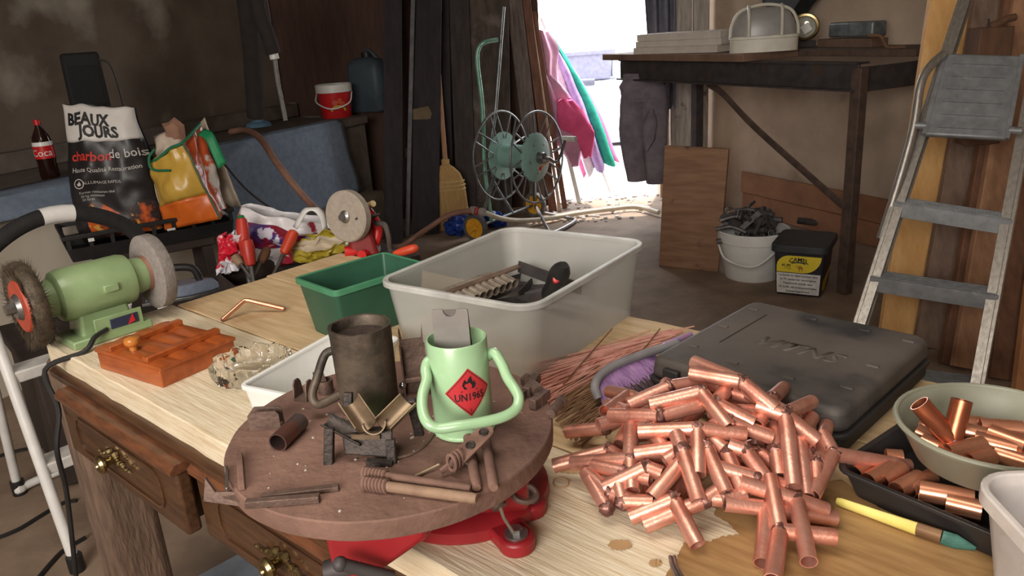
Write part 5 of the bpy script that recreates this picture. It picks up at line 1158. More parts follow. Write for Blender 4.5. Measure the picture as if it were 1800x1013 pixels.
# clips and offcuts
def clipU(name, lab, px_, deg, w, h, gap, m, taper=1):
    c = pp(*px_); t = thing(name, lab, 'clip', c, deg)
    for s in (-1, 1): MB().prism([(-w/2, 0), (w/2, 0), (w/2*taper, h*.8), (w/2*taper-.003, h), (-w/2*taper+.003, h), (-w/2*taper, h*.8)], -.0008, .0008, Matrix.Translation((0, s*gap/2, 0))@Matrix.Rotation(R_(90), 4, 'X')).build('leaf', m, t)
    MB().box((0, 0, .0012), (w, gap, .0024)).build('web', m, t)
clipU('channel_clip', 'rusty U-shaped clip with two upright leaves near the left rim of the plate', (470, 750), -2, .029, .018, .010, M_rustd)
clipU('channel_clip', 'rusty V-bent clip standing left of the iron mug', (536, 700), 70, .017, .02, .014, M_rustd, .7)
cc_ = pp(574, 690); t = thing('cup_clip', 'rusty cup-shaped clip behind the handle of the iron mug', 'clip', cc_)
MB().lathe([(.0075, 0), (.0078, .014), (.0066, .014), (.0065, 0)], 20).build('cup', M_rustd, t); MB().prism([(-.006, 0), (.006, 0), (.004, .012), (0, .015), (-.006, .012)], -.0008, .0008, Matrix.Translation((-.004, -.002, .012))@Matrix.Rotation(R_(90), 4, 'X')@Matrix.Rotation(.4, 4, 'Y')).build('ear', M_rustd, t)
c = pp(733, 688); t = thing('horned_channel', 'tall rusty channel with two horn-like tips behind the green can', 'bracket', c, 8)
hz = .07
MB().prism([(-.0115, 0), (.0115, 0), (.0115, hz), (.0095, hz-.014), (-.0085, hz-.014), (-.0105, hz), (-.0115, hz-.006)], -.0012, .0012, Matrix.Rotation(R_(90), 4, 'X')).build('back_plate', M_rustd, t)
for s in (-1, 1): MB().box((s*.0115, -.005, hz*.36), (.0016, .012, hz*.72)).build('side_flange', M_rustd, t)
MB().box((0, -.004, .016), (.022, .01, .005)).build('cross_piece', M_rustd, t, bev=.001)
MB().ball((-.013, -.008, .012), .004, 8).build('solder_drop', mat('shiny_solder', (196, 192, 190), rough=.15, metal=.9), t)
a, c_ = pp(488, 779, .008), pp(527, 741, .0078)
o = MB().pipe(a, c_, .0085, .0074, 22).build('steel_tube', mat('blued_steel', (104, 92, 88), (76, 64, 62), rough=.4, metal=.6, scale=24, c3=(112, 74, 64), s3=22)); tag(o, 'short open steel tube lying near the left rim of the plate', 'tube')
def bar(name, lab, a, c_, w, th, m, cat='bar', up=(0, 0, 1), z0=None):
    A, B_ = pp(*a, th/2 if z0 is None else z0), pp(*c_, th/2 if z0 is None else z0)
    d = (B_-A).normalized(); o = MB().beam(A, B_, w, th, d.cross(V((0, 0, 1)))).build(name, m, bev=.0006); return tag(o, lab, cat)
bar('flat_bar', 'longer dark flat bar lying at the front of the plate', (460, 873), (596, 857), .006, .004, M_rustd)
bar('flat_bar', 'shorter dark flat bar lying in front of the longer one on the plate', (432, 886), (562, 876), .0065, .006, M_rustd)
bar('square_bar', 'short square bar lying at the left rim of the plate', (421, 800), (425, 858), .005, .005, M_rust)
bar('edge_strip', 'thin bright strip clamped at the left rim of the plate', (399, 822), (399, 862), .002, .004, M_steel)
t = thing('angle_iron', 'dark angle iron jutting out at the front left rim of the plate', 'angle iron', pp(400, 885))
A, B_ = PZ(367, 866, .878), PZ(445, 895, .884)
MB().prism([(-.004, -.007), (.056, -.012), (.058, -.001), (.018, .002), (.006, .001), (-.002, .012)], -.0015, .0015, fr(A, (-.15, -.95, .25), (B_-A))).build('flange', M_rustd, t, world=True)
MB().beam(A+V((.012, .004, -.002)), B_+V((.03, .002, -.002)), .014, .002, (0, 1, .15)).build('web', M_rustd, t, world=True)
def rod2(name, lab, a, c_, r, m, coil=False, cat='rod', z=None):
    A, B_ = pp(*a, z or r), pp(*c_, z or r); t = thing(name, lab, cat, A); MB().tube([A, A+(B_-A)*.97, B_], [r, r, r*.8], 12).build('shaft', m, t, world=True)
    if coil:
        d = (B_-A).normalized()
        for k in range(7):
            F = fr(A+d*.003*(k+.5), d+V((0, 0, .2)), (0, 0, 1)); MB(F).tube([(r*1.1*math.cos(2*math.pi*j/12), r*1.1*math.sin(2*math.pi*j/12), 0) for j in range(12)], r*.42, 6, closed=True).build('weld_bead', M_rust, t, world=True)
rod2('welded_rod', 'rusty rod with weld beads at its end, nearer the jig on the plate', (640, 833), (828, 861), .0042, M_rust, True)
rod2('welded_rod', 'paler rod with weld beads lying along the front rim of the plate', (640, 850), (838, 877), .0042, mat('pale_rust', (150, 122, 98), (122, 96, 78), rough=.7, scale=30, bump=.4), True)
rod2('dowel', 'left of two short rusty dowels below the green can', (822, 766), (838, 858), .0042, M_rust)
rod2('dowel', 'right of two short rusty dowels below the green can', (853, 768), (868, 858), .0042, M_rust)
t = thing('drilled_lever', 'rusty lever with two drilled holes lying over the dowels', 'lever', pp(800, 815))
A, B_ = pp(806, 806, .012), pp(852, 775, .012); d = (B_-A).normalized(); F = fr(A, V((0, -.4, .9)), d); L_ = (B_-A).length
def holed(F, L_, w, holes):
    b = MB(F); out_ = [(x, y) for x, y in [(0, -w), (L_, -w)]+[(L_+w*math.sin(R_(a)), -w*math.cos(R_(a))) for a in range(20, 180, 20)]+[(L_, w), (0, w)]]
    b.prism(out_, -.0012, .0012); return b
holed(F, L_, .007, None).build('drilled_plate', M_rust, t, world=True)
for f in (.45, .95): MB(F).lathe([(0, .0014), (.0028, .0014), (.0036, .0022), (.0042, .0013)], 18, Matrix.Translation((L_*f, 0, 0))).build('hole', M_burnt, t, world=True)
MB().tube([A+d*.004, pp(775, 830, .005)], [.0045, .003], 8, sq=.6).build('arm', M_rust, t, world=True)
for k in range(3):
    G = fr(A+d*(.0-.004*k), d, (0, 0, 1)); MB(G).tube([(.0072*math.cos(2*math.pi*j/12), .0045*math.sin(2*math.pi*j/12), 0) for j in range(12)], .0017, 6, closed=True).build('coil', M_rust, t, world=True)
o = MB().tube([pp(729, 838, .002), pp(748, 829, .002), pp(772, 817, .004)], [.0014, .0012, .001], 8).build('scriber', mat('bright_rod', (186, 164, 138), rough=.35, metal=.6)); tag(o, 'thin bright scriber point lying left of the drilled lever', 'scriber')
o = MB().tube(spl([pp(688, 808, .002), pp(725, 798, .001), pp(750, 780, .001), pp(766, 757, .001)]), .0012, 8).build('wire_shadow', M_rustd); tag(o, 'thin curved wire shadow between the jig and the green can', 'wire shadow')  # thin dark tube modelled along a wire's curved shadow
BLT = (((948, 690), (930, 672), .0075, 'dark bolt lying uppermost in the cluster at the right rim of the plate'), ((925, 690), (945, 662), .006, 'dark slanted strip in the bolt cluster at the right rim of the plate'), ((935, 712), (962, 692), .006, 'dark square bar in the middle of the bolt cluster'), ((968, 728), (985, 708), .0055, 'bolt with a round end overhanging the right rim of the plate'), ((905, 705), (922, 690), .005, 'small dark nut-like block at the left of the bolt cluster'))
for k, (a, c_, r, lab) in enumerate(BLT):
    A, B_ = pp(*a, r), pp(*c_, r*(1.6 if k == 1 else 1)); t = thing('bolt' if k in (0, 3) else 'metal_block', lab, 'bolt' if k in (0, 3) else 'metal block', A)
    d = (B_-A).normalized(); F = fr(A, d, (0, 0, 1)); L_ = (B_-A).length
    if k in (0, 3):
        MB(F).tube([(0, 0, 0), (0, 0, L_)], r*.8, 12).build('shank', M_rustd, t, world=True); MB(F).prism([(r*math.cos(R_(60*j)), r*math.sin(R_(60*j))) for j in range(6)], L_, L_+.006).build('head', M_rustd, t, world=True)
    else:
        MB(F).box((0, 0, L_/2), (r*1.6, r*1.3, L_)).build('block', M_rustd, t, world=True, bev=.001); MB(F).box((0, 0, L_*.5), (r*1.75, r*1.45, L_*.2)).build('ridge', M_rustd, t, world=True)
b = MB(); rnd = random.Random(5)
for k in range(90):
    a = rnd.uniform(0, 6.28); r = PR*.92*math.sqrt(rnd.random())
    if k < 50: p = pp(rnd.gauss(775, 70), rnd.gauss(725, 40))
    else: p = V((PC.x+r*math.cos(a), PC.y+r*math.sin(a), PZT))
    if (p-V((PC.x, PC.y, PZT))).length > PR*.96: continue
    b.ball(p+V((0, 0, .0004)), rnd.uniform(.0006, .0017), 5, .5)
o = b.build('metal_flecks', mat('pale_flecks', (206, 196, 188), (170, 160, 152), rough=.3, metal=.2, scale=90)); tag(o, 'bright solder flecks scattered over the rusty plate', 'metal flecks', kind='stuff')
# ------------------------------------------------------------------ red vice
M_vred = mat('vice_red', (152, 33, 38), (126, 26, 32), rough=.42, scale=12, bump=.15, c3=(112, 30, 28), s3=14, lo3=.64, hi3=.74)
vb = V((-.062, .69, TZ))
t = thing('bench_vice', 'red cast bench vice bolted to the front edge of the table', 'vice', vb)
MB().lathe([(0, 0), (.082, 0), (.086, .004), (.085, .014), (.078, .019), (.062, .022), (0, .022)], 48).build('swivel_base', M_vred, t)
MB().lathe([(0, .02), (.06, .02), (.062, .026), (.058, .044), (.05, .05), (0, .05)], 40).build('turret', M_vred, t)
for px_ in ((908, 944), (930, 882), (770, 905)):
    p = PZ(px_[0], px_[1], TZ+.012)
    lg = MB().prism([(.017*math.cos(R_(a)), .017*math.sin(R_(a))) for a in range(0, 360, 20)], 0, .015, Matrix.Translation((p.x, p.y, TZ))).build('lug', M_vred, t, world=True, bev=.003)
    MB().beam(V((vb.x, vb.y, TZ+.008)), V((p.x, p.y, TZ+.008)), .034, .013, (p-vb).cross(V((0, 0, 1)))).build('lug_web', M_vred, lg, world=True, bev=.003)
    MB().lathe([(.004, .0), (.011, .0), (.011, .002), (.004, .002)], 20, Matrix.Translation((p.x, p.y, TZ+.015))).build('washer', M_steel, lg, world=True)
    MB().prism([(.006*math.cos(R_(60*k)), .006*math.sin(R_(60*k))) for k in range(6)], TZ+.017, TZ+.022, Matrix.Translation((p.x, p.y, 0))).build('bolt_head', M_steel, lg, world=True)
ax = -TV
def vx(a, s, z): return V((vb.x, vb.y, 0))+ax*a+TU*s+V((0, 0, z))
def vblock(nm, a0, a1, s0, s1, z0, z1, m=M_vred, bev=.005, tp=0):
    return MB().hexa([vx(a0, s0, z0), vx(a1, s0, z0), vx(a1, s1, z0), vx(a0, s1, z0)], [vx(a0, s0-tp, z1), vx(a1, s0-tp, z1), vx(a1, s1+tp, z1), vx(a0, s1+tp, z1)]).build(nm, m, t, world=True, bev=bev, seg=3)
vblock('body', -.05, .09, -.038, .038, TZ+.045, PZT-.035)
vblock('fixed_jaw', .0, .055, -.05, .05, PZT-.06, PZT-.018)
vblock('slide', .06, .15, -.026, .026, TZ+.035, PZT-.055, M_darksteel)
MB().hexa([PY(596, 1055, .512), PY(752, 945, .515), PY(765, 930, .565), PY(620, 1010, .575)], [PY(562, 908, .512), PY(738, 890, .515), PY(760, 872, .56), PY(590, 890, .575)]).build('moving_jaw', M_vred, t, world=True, bev=.004, seg=3)
MB().tube([PY(575, 1005, .52), PY(640, 985, .52)], .009, 16).build('spindle_boss', M_darksteel, t, world=True)
MB().tube([PY(598, 992, .49), PY(690, 1015, .5)], .005, 12).build('handle_bar', M_darksteel, t, world=True); MB().ball(PY(598, 992, .49), .006, 12).build('handle_knob', M_darksteel, t, world=True)
MB().hexa([PY(800, 905, .6), PY(930, 900, .62), PY(930, 890, .68), PY(800, 890, .68)], [PY(815, 850, .6), PY(930, 820, .62), PY(925, 815, .67), PY(800, 840, .67)]).build('anvil_shoulder', M_vred, t, world=True, bev=.006, seg=3)
ln = [PY(876, 884, .585), PY(885, 910, .59), PZ(903, 938, TZ+.023)]
MB().tube(ln, .0016, 8).build('locking_pin', M_steel, t, world=True); MB().tube([PY(872, 880, .59), PY(879, 893, .585)], .007, 12).build('pin_socket', M_rustd, t, world=True)
F = fr(PZ(922, 868, TZ+.045), V((.2, -.5, .7)), (1, 0, 0)); MB(F).tube([(.011*math.cos(2*math.pi*k/20), .008*math.sin(2*math.pi*k/20), 0) for k in range(20)], .0028, 8, closed=True).build('ring', M_rustd, t, world=True)
# ------------------------------------------------------------------ black tool case
ca = -46.5; CW, CD_, CH = .25, .262, .052; t_c = V((.331, .706, TZ))-(Matrix.Rotation(R_(ca), 4, 'Z')@V((CW/2, -CD_/2, 0)))
t = thing('tool_case', 'dusty black plastic tool case with embossed lettering on the table', 'case', t_c, ca)
M_case = mat('dusty_black_plastic', (92, 84, 78), (72, 66, 62), rough=.62, scale=7, bump=.1, bscale=120, c3=(44, 42, 42), s3=9, lo3=.56, hi3=.68)
M_case2 = mat('black_case_side', (50, 47, 46), (40, 38, 37), rough=.6, scale=10)
MB().prism(rrect(CW-.006, CD_-.006, .014, 5), 0, .018).build('lower_shell', M_case2, t, bev=.004, seg=3)
MB().prism(rrect(CW, CD_, .016, 5), .018, .024).build('seam_flange', M_case2, t, bev=.0015)
MB().prism(rrect(CW-.004, CD_-.004, .016, 5), .024, CH, top=.975).build('lid', M_case, t, bev=.008, seg=4)
for x, y, a in ((-.095, -.07, 0), (-.03, -.085, 0), (.04, -.085, 0), (.1, -.07, 0), (-.1, .09, 30), (-.02, .1, 0), (.05, .1, 0), (.105, .095, 0), (-.1, .01, 0), (.1, -.0, 0)):
    MB().box((x, y, CH+.0004), (.014, .0055, .0022), Matrix.Rotation(0, 4, 'Z')).build('lid_rib', M_case, t, bev=.0008)
b = MB(); lettering(b, 'VITNS', .04, lambda x, y: (x+.012+y*.3, y-.005, CH+.0004), .0006); o = b.build('embossed_lettering', M_case, t)
s_ = o.modifiers.new('solid', 'SOLIDIFY'); s_.thickness = .0012
MB().box((-.075, .02, CH+.0002), (.0015, .12, .001)).build('emboss_line', M_case2, t)
for x in (-.085, .07): MB().box((x, -CD_/2-.002, .03), (.022, .008, .03)).build('latch', M_case2, t, bev=.002)
MB().tube(spl([(-.03, -CD_/2, .02), (-.03, -CD_/2-.018, .02), (.03, -CD_/2-.018, .02), (.03, -CD_/2, .02)]), .005, 8).build('handle', M_case2, t)
# ------------------------------------------------------------------ brazing rods
M_rodp = mat('coppered_rod', (238, 186, 172), (214, 154, 138), rough=.5, metal=.4, scale=30); M_rodb = mat('tarnished_rod', (158, 122, 94), (126, 96, 72), rough=.55, metal=.35, scale=30)
rnd = random.Random(11)
def rodpiece(A, B_, m, lab, grp, r=.00105, bend=None):
    pts = [A, B_] if bend is None else [A, bend, B_]
    o = MB().tube(pts, r, 6).build('brazing_rod', m); return tag(o, lab, 'brazing rod', grp)
for k in range(64):
    f = (k % 32)/31; lay = k//32
    z = TZ+.002+.0022*lay+rnd.uniform(0, .006)
    A = PZ(936+26*f+rnd.uniform(-14, 10), 640+72*f+rnd.uniform(-4, 4), z)
    B_ = PZ(1110+(1212-1110)*(1-f)+rnd.uniform(-60, 8), 578+52*f+rnd.uniform(-5, 5), z)
    rodpiece(A, B_, M_rodp, 'pinkish coppered brazing rod in the bundle beside the storage box', 'pink brazing rods')
for k in range(44):
    f = rnd.random(); z = TZ+.0015+rnd.uniform(0, .01)
    A = PZ(958+60*f+rnd.uniform(-18, 18), 705+80*f+rnd.uniform(-6, 6), z); B_ = PZ(1075+45*f+rnd.uniform(-45, 30), 642+78*f+rnd.uniform(-12, 10), z)
    rodpiece(A, B_, M_rodb, 'tarnished brown brazing rod fanned out left of the purple brush', 'brown brazing rods')
for a, c_, m_, lab in (((1076, 578), (990, 676), None, 'single dark rod lying slantwise across the pink brazing rods'), ((1160, 578), (1120, 628), None, 'short dark rod crossing the far end of the pink brazing rods'), ((1060, 700), (1066, 770), None, 'brown rod pointing straight down below the purple brush')):
    rodpiece(PZ(*a, TZ+.013), PZ(*c_, TZ+.011), M_rodb, lab, None)
# ------------------------------------------------------------------ dust brush
t = thing('dust_brush', 'oval dust brush with purple bristles beside the black case', 'brush', PZ(1085, 700, TZ))
arc = spl([PZ(1052, 700, .785), PZ(1046, 680, .797), PZ(1056, 660, .803), PZ(1080, 643, .806), PZ(1112, 630, .806), PZ(1150, 617, .803), PZ(1190, 604, .80)], 5)
M_bgrey = mat('grey_brush_back', (138, 134, 136), (122, 118, 122), rough=.5)
MB().tube(arc, .0058, 10).build('rim', M_bgrey, t, world=True)
MB().grid(lambda u, v: arc[round(u*(len(arc)-1))]+V((.02*v, .035*v, -.012*v)), len(arc)-1, 4).build('back', M_bgrey, t, world=True, solid=.004)
b = MB(); b2 = MB(); rnd = random.Random(4)
for k in range(2600):
    i = rnd.random()*(len(arc)-9); j = int(i); p = arc[j]+(arc[j+1]-arc[j])*(i-j)
    q = rnd.random(); root = p+V((.004+.02*q, .002+.03*q, -.004-.008*q)); fdir = V((.020+rnd.gauss(0, .007), -.036+rnd.gauss(0, .007), -.0)); 
    end = root+fdir*rnd.uniform(.8, 1.15); end.z = max(TZ+.001, root.z-.022-rnd.uniform(0, .006))
    w_ = V((.0006, .0003, 0)); mid = root*.45+end*.55
    tgt = b
    tgt.add([root-w_, root+w_, mid+w_, mid-w_], [(0, 1, 2, 3)]); b2.add([mid-w_, mid+w_, end], [(0, 1, 2)])
o = b.build('bristles', mat('purple_bristle', (176, 138, 184), (146, 108, 160), rough=.7, scale=60), t, world=True, smooth=0); o['kind'] = 'stuff'
o = b2.build('bristle_tips', mat('dusty_bristle', (112, 92, 100), (84, 70, 74), rough=.8, scale=60), t, world=True, smooth=0); o['kind'] = 'stuff'
MB().tube([arc[-4], PZ(1175, 608, .797), PZ(1215, 590, .79)], [.007, .008, .006], 12, sq=.6).build('handle', mat('pastel_handle', (172, 150, 190), (200, 130, 168), rough=.4, scale=20, lo=.45, hi=.55), t, world=True)
# ------------------------------------------------------------------ heap of soldered copper joints
MC = V((.185, .735, 0)); MRx, MRy, MH = .175, .155, .072
def hz_(x, y):
    q = ((x-MC.x)/MRx)**2+((y-MC.y)/MRy)**2; return MH*max(0, 1-q)
def heap_at(px_, py_, up=0):
    d = ray(px_, py_); s = .4
    for _ in range(900):
        p = CAMC+d*s
        if p.z <= TZ+.0075+hz_(p.x, p.y)+up: break
        s += .001
    return p
def Z1(x, y): return 940+x*.4866, 520+y*.4866
JT = [((487, 330), ((338, 395), (640, 305)), 1), ((600, 348), ((415, 393), (702, 478)), 2), ((748, 312), ((562, 280), (575, 240), (868, 412)), 3), ((455, 437), ((272, 432), (602, 392)), 1),
      ((588, 482), ((376, 490), (590, 648), (762, 502)), 1.5), ((533, 556), ((512, 500), (592, 742)), 1.6), ((345, 592), ((350, 452), (135, 606), (352, 705)), 0), ((402, 622), ((250, 695), (462, 645)), .5),
      ((262, 768), ((200, 662), (186, 636)), 0), ((318, 745), ((300, 672), (432, 748)), .3), ((502, 738), ((345, 802), (588, 902)), .4), ((610, 742), ((395, 832), (690, 690)), .1), ((618, 545), ((690, 712), (565, 540)), 1),
      ((905, 432), ((1018, 522), (935, 692), (800, 395)), 2.4), ((908, 425), ((1000, 384), (770, 350)), 2.2), ((652, 390), ((792, 462), (700, 330)), 1.6), ((700, 455), ((858, 512), (640, 420)), 1.1), ((555, 545), ((362, 572), (470, 600)), .6),
      ((532, 600), ((424, 728), (600, 560)), .8), ((955, 512), ((982, 728), (1000, 440)), .8), ((1076, 572), ((1002, 722), (1350, 618), (1040, 500)), 1), ((1015, 605), ((1065, 432), (1020, 690)), .6), ((985, 570), ((990, 436), (930, 640)), .3),
      ((944, 738), ((740, 675), (990, 962), (1052, 776)), 1.2), ((886, 852), ((848, 655), (858, 1030), (1088, 872)), 1.4), ((838, 768), ((685, 750), (822, 968), (1086, 804)), .2), ((858, 372), ((945, 290), (800, 470)), 1.2), ((872, 560), ((868, 470), (885, 655)), .3),
      ((690, 735), ((615, 730), (760, 720)), 0), ((760, 560), ((835, 665), (700, 540)), .8), ((690, 560), ((758, 725), (640, 520)), .3), ((330, 640), ((210, 615), (420, 660)), 0), ((275, 715), ((186, 640), (400, 760)), .1), ((800, 660), ((662, 622), (905, 690)), .5), ((420, 470), ((310, 415), (470, 560)), .2), ((720, 420), ((840, 420), (640, 480)), 1.0), ((700, 345), ((832, 385), (600, 300)), 1.2)]
rnd = random.Random(2)
LABJ = {2: 'three-armed copper joint lying topmost on the copper heap', 20: 'copper joint with one long arm reaching over the black tray', 24: 'upright copper joint with a dark collar at the front right of the heap', 10: 'copper joint sticking out towards the camera at the front of the heap', 6: 'copper joint at the left edge of the heap with an upright arm', 23: 'copper joint with an arm propped on the board at the right of the heap', 0: 'two-armed copper joint at the upper left of the heap beside the purple brush', 3: 'copper joint below the purple brush with a horizontal arm'}
ORD = ['first', 'second', 'third', 'fourth', 'fifth', 'sixth', 'seventh', 'eighth', 'ninth', 'tenth', 'eleventh', 'twelfth', 'thirteenth', 'fourteenth']
ROWS = {'back': [], 'middle': [], 'front': []}
for i, (jp, arms, up) in enumerate(JT): ROWS['back' if jp[1] < 440 else 'middle' if jp[1] < 600 else 'front'].append((jp[0], i))
for rn, lst in ROWS.items():
    for q, (_, i) in enumerate(sorted(lst)):
        LABJ.setdefault(i, '%s-armed copper joint, %s from the left in the %s row of the heap' % ('two' if len(JT[i][1]) == 2 else 'three', ORD[q], rn))
for i, (jp, arms, up) in enumerate(JT):
    J = heap_at(*Z1(*jp), up*.009)
    A = []
    for a in arms:
        e = heap_at(*Z1(*a), up*.009*.8); d = e-J
        if d.length > .085: e = J+d*(.085/d.length) if i != 20 else e
        if e.z < TZ+.0078: e.z = TZ+.0078
        A.append(e)
    joint('copper_joint', LABJ[i], J, A, .0076, 'copper joints in the heap')
for k in range(26):   # joints deeper inside the heap
    a = rnd.uniform(0, 6.28); r = math.sqrt(rnd.random())*.8; x = MC.x+MRx*r*math.cos(a)*.8; y = MC.y+MRy*r*math.sin(a)*.8
    z = TZ+.008+hz_(x, y)*rnd.uniform(.2, .78)
    J = V((x, y, z)); A = []; b0 = rnd.uniform(0, 6.28)
    for q in range(rnd.choice((2, 2, 3))):
        bb = b0+q*rnd.uniform(1.7, 2.3); d = V((math.cos(bb), math.sin(bb), rnd.uniform(-.4, .2))).normalized(); e = J+d*rnd.uniform(.045, .06); e.z = max(TZ+.008, min(e.z, TZ+.008+hz_(e.x, e.y))); A.append(e)
    joint('copper_joint', 'half-buried copper joint deep inside the heap before the black case', J, A, .0076, 'buried copper joints')
# ------------------------------------------------------------------ black tray, saucer and cut copper tubes
a0 = PZ(1472, 822, .80); u_d = V((math.cos(R_(-54)), math.sin(R_(-54)), 0)); v_d = V((math.cos(R_(36)), math.sin(R_(36)), 0)); tw, tl_ = .215, .25
ct = a0+u_d*tw/2+v_d*tl_/2; ct.z = TZ
t = thing('black_tray', 'shallow black plastic tray holding cut copper tubes at the right', 'tray', ct, -54)
M_tray = mat('glossy_black', (46, 42, 42), (38, 35, 35), rough=.28, scale=10)
openbox(MB(), tw-.02, tl_-.02, tw, tl_, .03, .002, .012, .014, 5, .003).build('tray', M_tray, t); rimring(MB(), tw, tl_, .031, .004, .003, .014, 5).build('rim', M_tray, t, bev=.0008)
sc_ = V((.437, .636, .803))
t = thing('grey_saucer', 'grey-green plastic saucer full of short copper tubes on the black tray', 'saucer', sc_)
M_sauc = mat('grey_green_plastic', (140, 140, 122), (128, 128, 112), rough=.5, scale=10)
sr = .083
MB().lathe([(0, 0), (sr*.72, 0), (sr*.76, .002), (sr*.95, .033), (sr, .036), (sr+.0015, .039), (sr-.001, .041), (sr*.93, .037), (sr*.9, .03), (sr*.72, .005), (0, .004)], 64).build('bowl', M_sauc, t)
MB().tube([(sr*.985*math.cos(2*math.pi*k/56), sr*.985*math.sin(2*math.pi*k/56), .039) for k in range(56)], .0026, 8, closed=True).build('rim', M_sauc, t)
def Z2(x, y): return 1380+x*.3681, 640+y*.3682
def ctube(lab, a, c_, za, zb, r=.0088, grp=None, m=M_copper2, lim=None):
    A, B_ = PZ(*Z2(*a), za), PZ(*Z2(*c_), zb)
    if lim:   # keep the tube inside the saucer wall
        for e in (A, B_):
            h = V((e.x-sc_.x, e.y-sc_.y, 0))
            if h.length > lim: h = h*(lim/h.length); e.x, e.y = sc_.x+h.x, sc_.y+h.y; e.z = max(e.z, .826)
    o = MB().pipe(A, B_, r, r-.0009, 18).build('copper_tube', m); return tag(o, lab, 'copper tube', grp)
zb = .820
ST = sorted((((590, 392), (795, 440), .822, .822), ((695, 448), (872, 495), .822, .82), ((775, 425), (945, 388), .827, .829), ((905, 360), (1105, 412), .828, .826), ((975, 330), (1150, 395), .832, .83), ((635, 305), (740, 322), .82, .82), ((572, 352), (770, 392), .818, .818), ((850, 318), (975, 350), .83, .828), ((930, 300), (1130, 315), .832, .832), ((860, 285), (940, 292), .822, .822), ((880, 470), (985, 440), .82, .822), ((1000, 420), (1160, 470), .822, .82), ((1090, 330), (1220, 370), .826, .826)), key=lambda q: q[0][0]+q[1][0])
for q, (a, c_, za, z2) in enumerate(ST):
    ctube('short bright copper tube, %s from the left in the grey-green saucer' % ORD[q], a, c_, za, z2, grp='copper tubes in the saucer', lim=.064)
joint('copper_vee_joint', 'brown V-shaped copper joint standing up out of the saucer', PZ(*Z2(795, 365), .832), [PZ(*Z2(640, 188), .865), PZ(*Z2(845, 172), .868)], .0092, None, mat('brown_copper', (178, 104, 72), (150, 82, 58), rough=.3, metal=.75, scale=20, bump=.2, rvar=.1))
for k, (a, c_) in enumerate((((335, 525), (430, 470)), ((395, 560), (500, 500)), ((460, 560), (560, 500)), ((530, 605), (640, 545)), ((590, 600), (700, 540)), ((480, 445), (560, 450)))):
    ctube('brownish copper tube, %s from the left in the left half of the black tray' % ORD[(0, 1, 2, 4, 5, 3)[k]], a, c_, .787+.003*(k % 2), .79, .0085, 'copper tubes in the black tray')
ctube('copper tube with a wide open end near the front edge of the black tray', (640, 605), (900, 650), .793, .793, .0098)
ctube('copper tube lying in front of the wide open one in the black tray', (770, 660), (940, 700), .79, .79, .0095)
# yellow paint brush
t = thing('paint_brush', 'thin paint brush with yellow handle and green-stained bristles', 'paint brush', PZ(1560, 912, TZ))
A, B_, C_, E_ = PZ(1471, 881, TZ+.006), PZ(1612, 930, TZ+.008), PZ(1655, 944, TZ+.008), PZ(1715, 965, TZ+.004)
MB().tube([A, A+(B_-A)*.06, A+(B_-A)*.5, B_], [.0035, .0046, .0052, .0062], 12, sq=.75).build('handle', mat('yellow_handle', (226, 212, 126), (206, 190, 100), rough=.4, scale=20), t, world=True)
MB().tube([B_, C_], .0066, 12, sq=.75).build('ferrule', mat('brown_ferrule', (128, 96, 66), rough=.5, metal=.4), t, world=True)
MB().tube([C_, C_+(E_-C_)*.4, E_], [.0066, .0075, .002], 12, sq=.6).build('bristles', mat('green_bristle', (66, 112, 98), (46, 84, 76), rough=.7, scale=20, stretch=(1, 6, 6), bump=.6), t, world=True)
# translucent tub in the right foreground
a0 = PZ(1698, 832, .866); u_d = V((math.cos(R_(-4)), math.sin(R_(-4)), 0)); v_d = V((math.cos(R_(-94)), math.sin(R_(-94)), 0)); tw, tl_ = .17, .2
ct = a0+u_d*tw/2+v_d*tl_/2; ct.z = TZ
t = thing('frosted_tub', 'frosted plastic tub half full of cloudy liquid in the right foreground', 'tub', ct, -4)
M_frost = mat('frosted_plastic', (222, 214, 210), (212, 204, 200), rough=.35, alpha=.5)
openbox(MB(), tw-.035, tl_-.035, tw-.006, tl_-.006, .096, .0018, .02, .028, 6).build('tub', M_frost, t); rimring(MB(), tw-.006, tl_-.006, .097, .004, .012, .028, 6).build('rim', mat('frosted_rim', (230, 222, 216), rough=.35, alpha=.75), t, bev=.0015)
MB().prism(rrect(tw-.03, tl_-.03, .022, 6), .004, .052).build('liquid', mat('cloudy_liquid', (196, 200, 206), (186, 190, 196), rough=.25, scale=6), t)
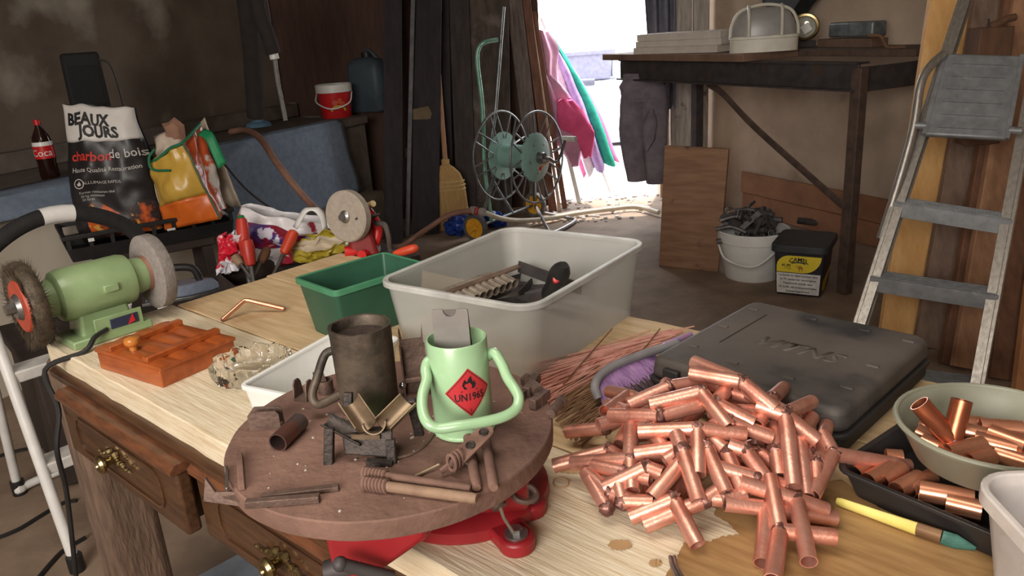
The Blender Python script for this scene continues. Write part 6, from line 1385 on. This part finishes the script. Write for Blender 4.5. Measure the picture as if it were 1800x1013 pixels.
MB().prism(rrect(tw-.0335, tl_-.0335, .021, 6), .0, .02, top=1.01).build('yellow_print', mat('yellow_film', (214, 190, 70), rough=.5, alpha=.9), t)
# tweezer tips
t = thing('tweezers', 'steel tweezer tips at the bottom edge of the photo', 'tweezers', PZ(1186, 1010, TZ))
for dx in (0, 7): MB().tube(spl([PZ(1178+dx, 979, TZ+.006), PZ(1182+dx, 996, TZ+.008), PZ(1192+dx*1.4, 1020, TZ+.01), PZ(1215+dx*1.6, 1070, TZ+.012)]), .0018, 8).build('prong', M_steel, t, world=True)
# stains on the boards
tb_ = D.objects['work_table']
def stain(pts, m, dz=.0012, jit=1.5):
    P = []; rnd2 = random.Random(len(pts))
    for i in range(len(pts)):
        a, c_ = pts[i], pts[(i+1) % len(pts)]
        for k in range(8): P.append(PZ(a[0]+(c_[0]-a[0])*k/8+rnd2.uniform(-jit, jit), a[1]+(c_[1]-a[1])*k/8+rnd2.uniform(-jit, jit), TZ+dz))
    return MB().add(P, [tuple(range(len(P)))]).build('stain', m, tb_, world=True)
M_st = mat('oil_stain', (170, 134, 90), (146, 110, 70), rough=.4, scale=9, stretch=(1.5, 12, 12), c3=(124, 90, 56), s3=14, lo3=.58, hi3=.75)
stain([(1160, 1030), (1188, 985), (1202, 955), (1225, 950), (1248, 952), (1268, 944), (1300, 940), (1282, 922), (1255, 905), (1272, 862), (1330, 850), (1480, 845), (1560, 905), (1740, 975), (1800, 1060), (1500, 1100)], M_st)
def el(cx, cy, a, b): return [(cx+a*math.cos(R_(q)), cy+b*math.sin(R_(q))) for q in range(0, 360, 45)]
M_st2 = mat('faint_stain', (186, 150, 108), (170, 134, 94), rough=.5, scale=20)
stain(el(1090, 958, 22, 9), M_st2); stain(el(1006, 820, 30, 13), M_st2); stain(el(1152, 990, 12, 6), M_st2); stain(el(1150, 922, 22, 9), M_st2, .0013)
tr_ = MB().tube([PZ(986+14*math.cos(2*math.pi*k/24), 849+9*math.sin(2*math.pi*k/24), TZ+.0015) for k in range(24)], .0006, 6, closed=True).build('ring_stain', M_st2, tb_, world=True)
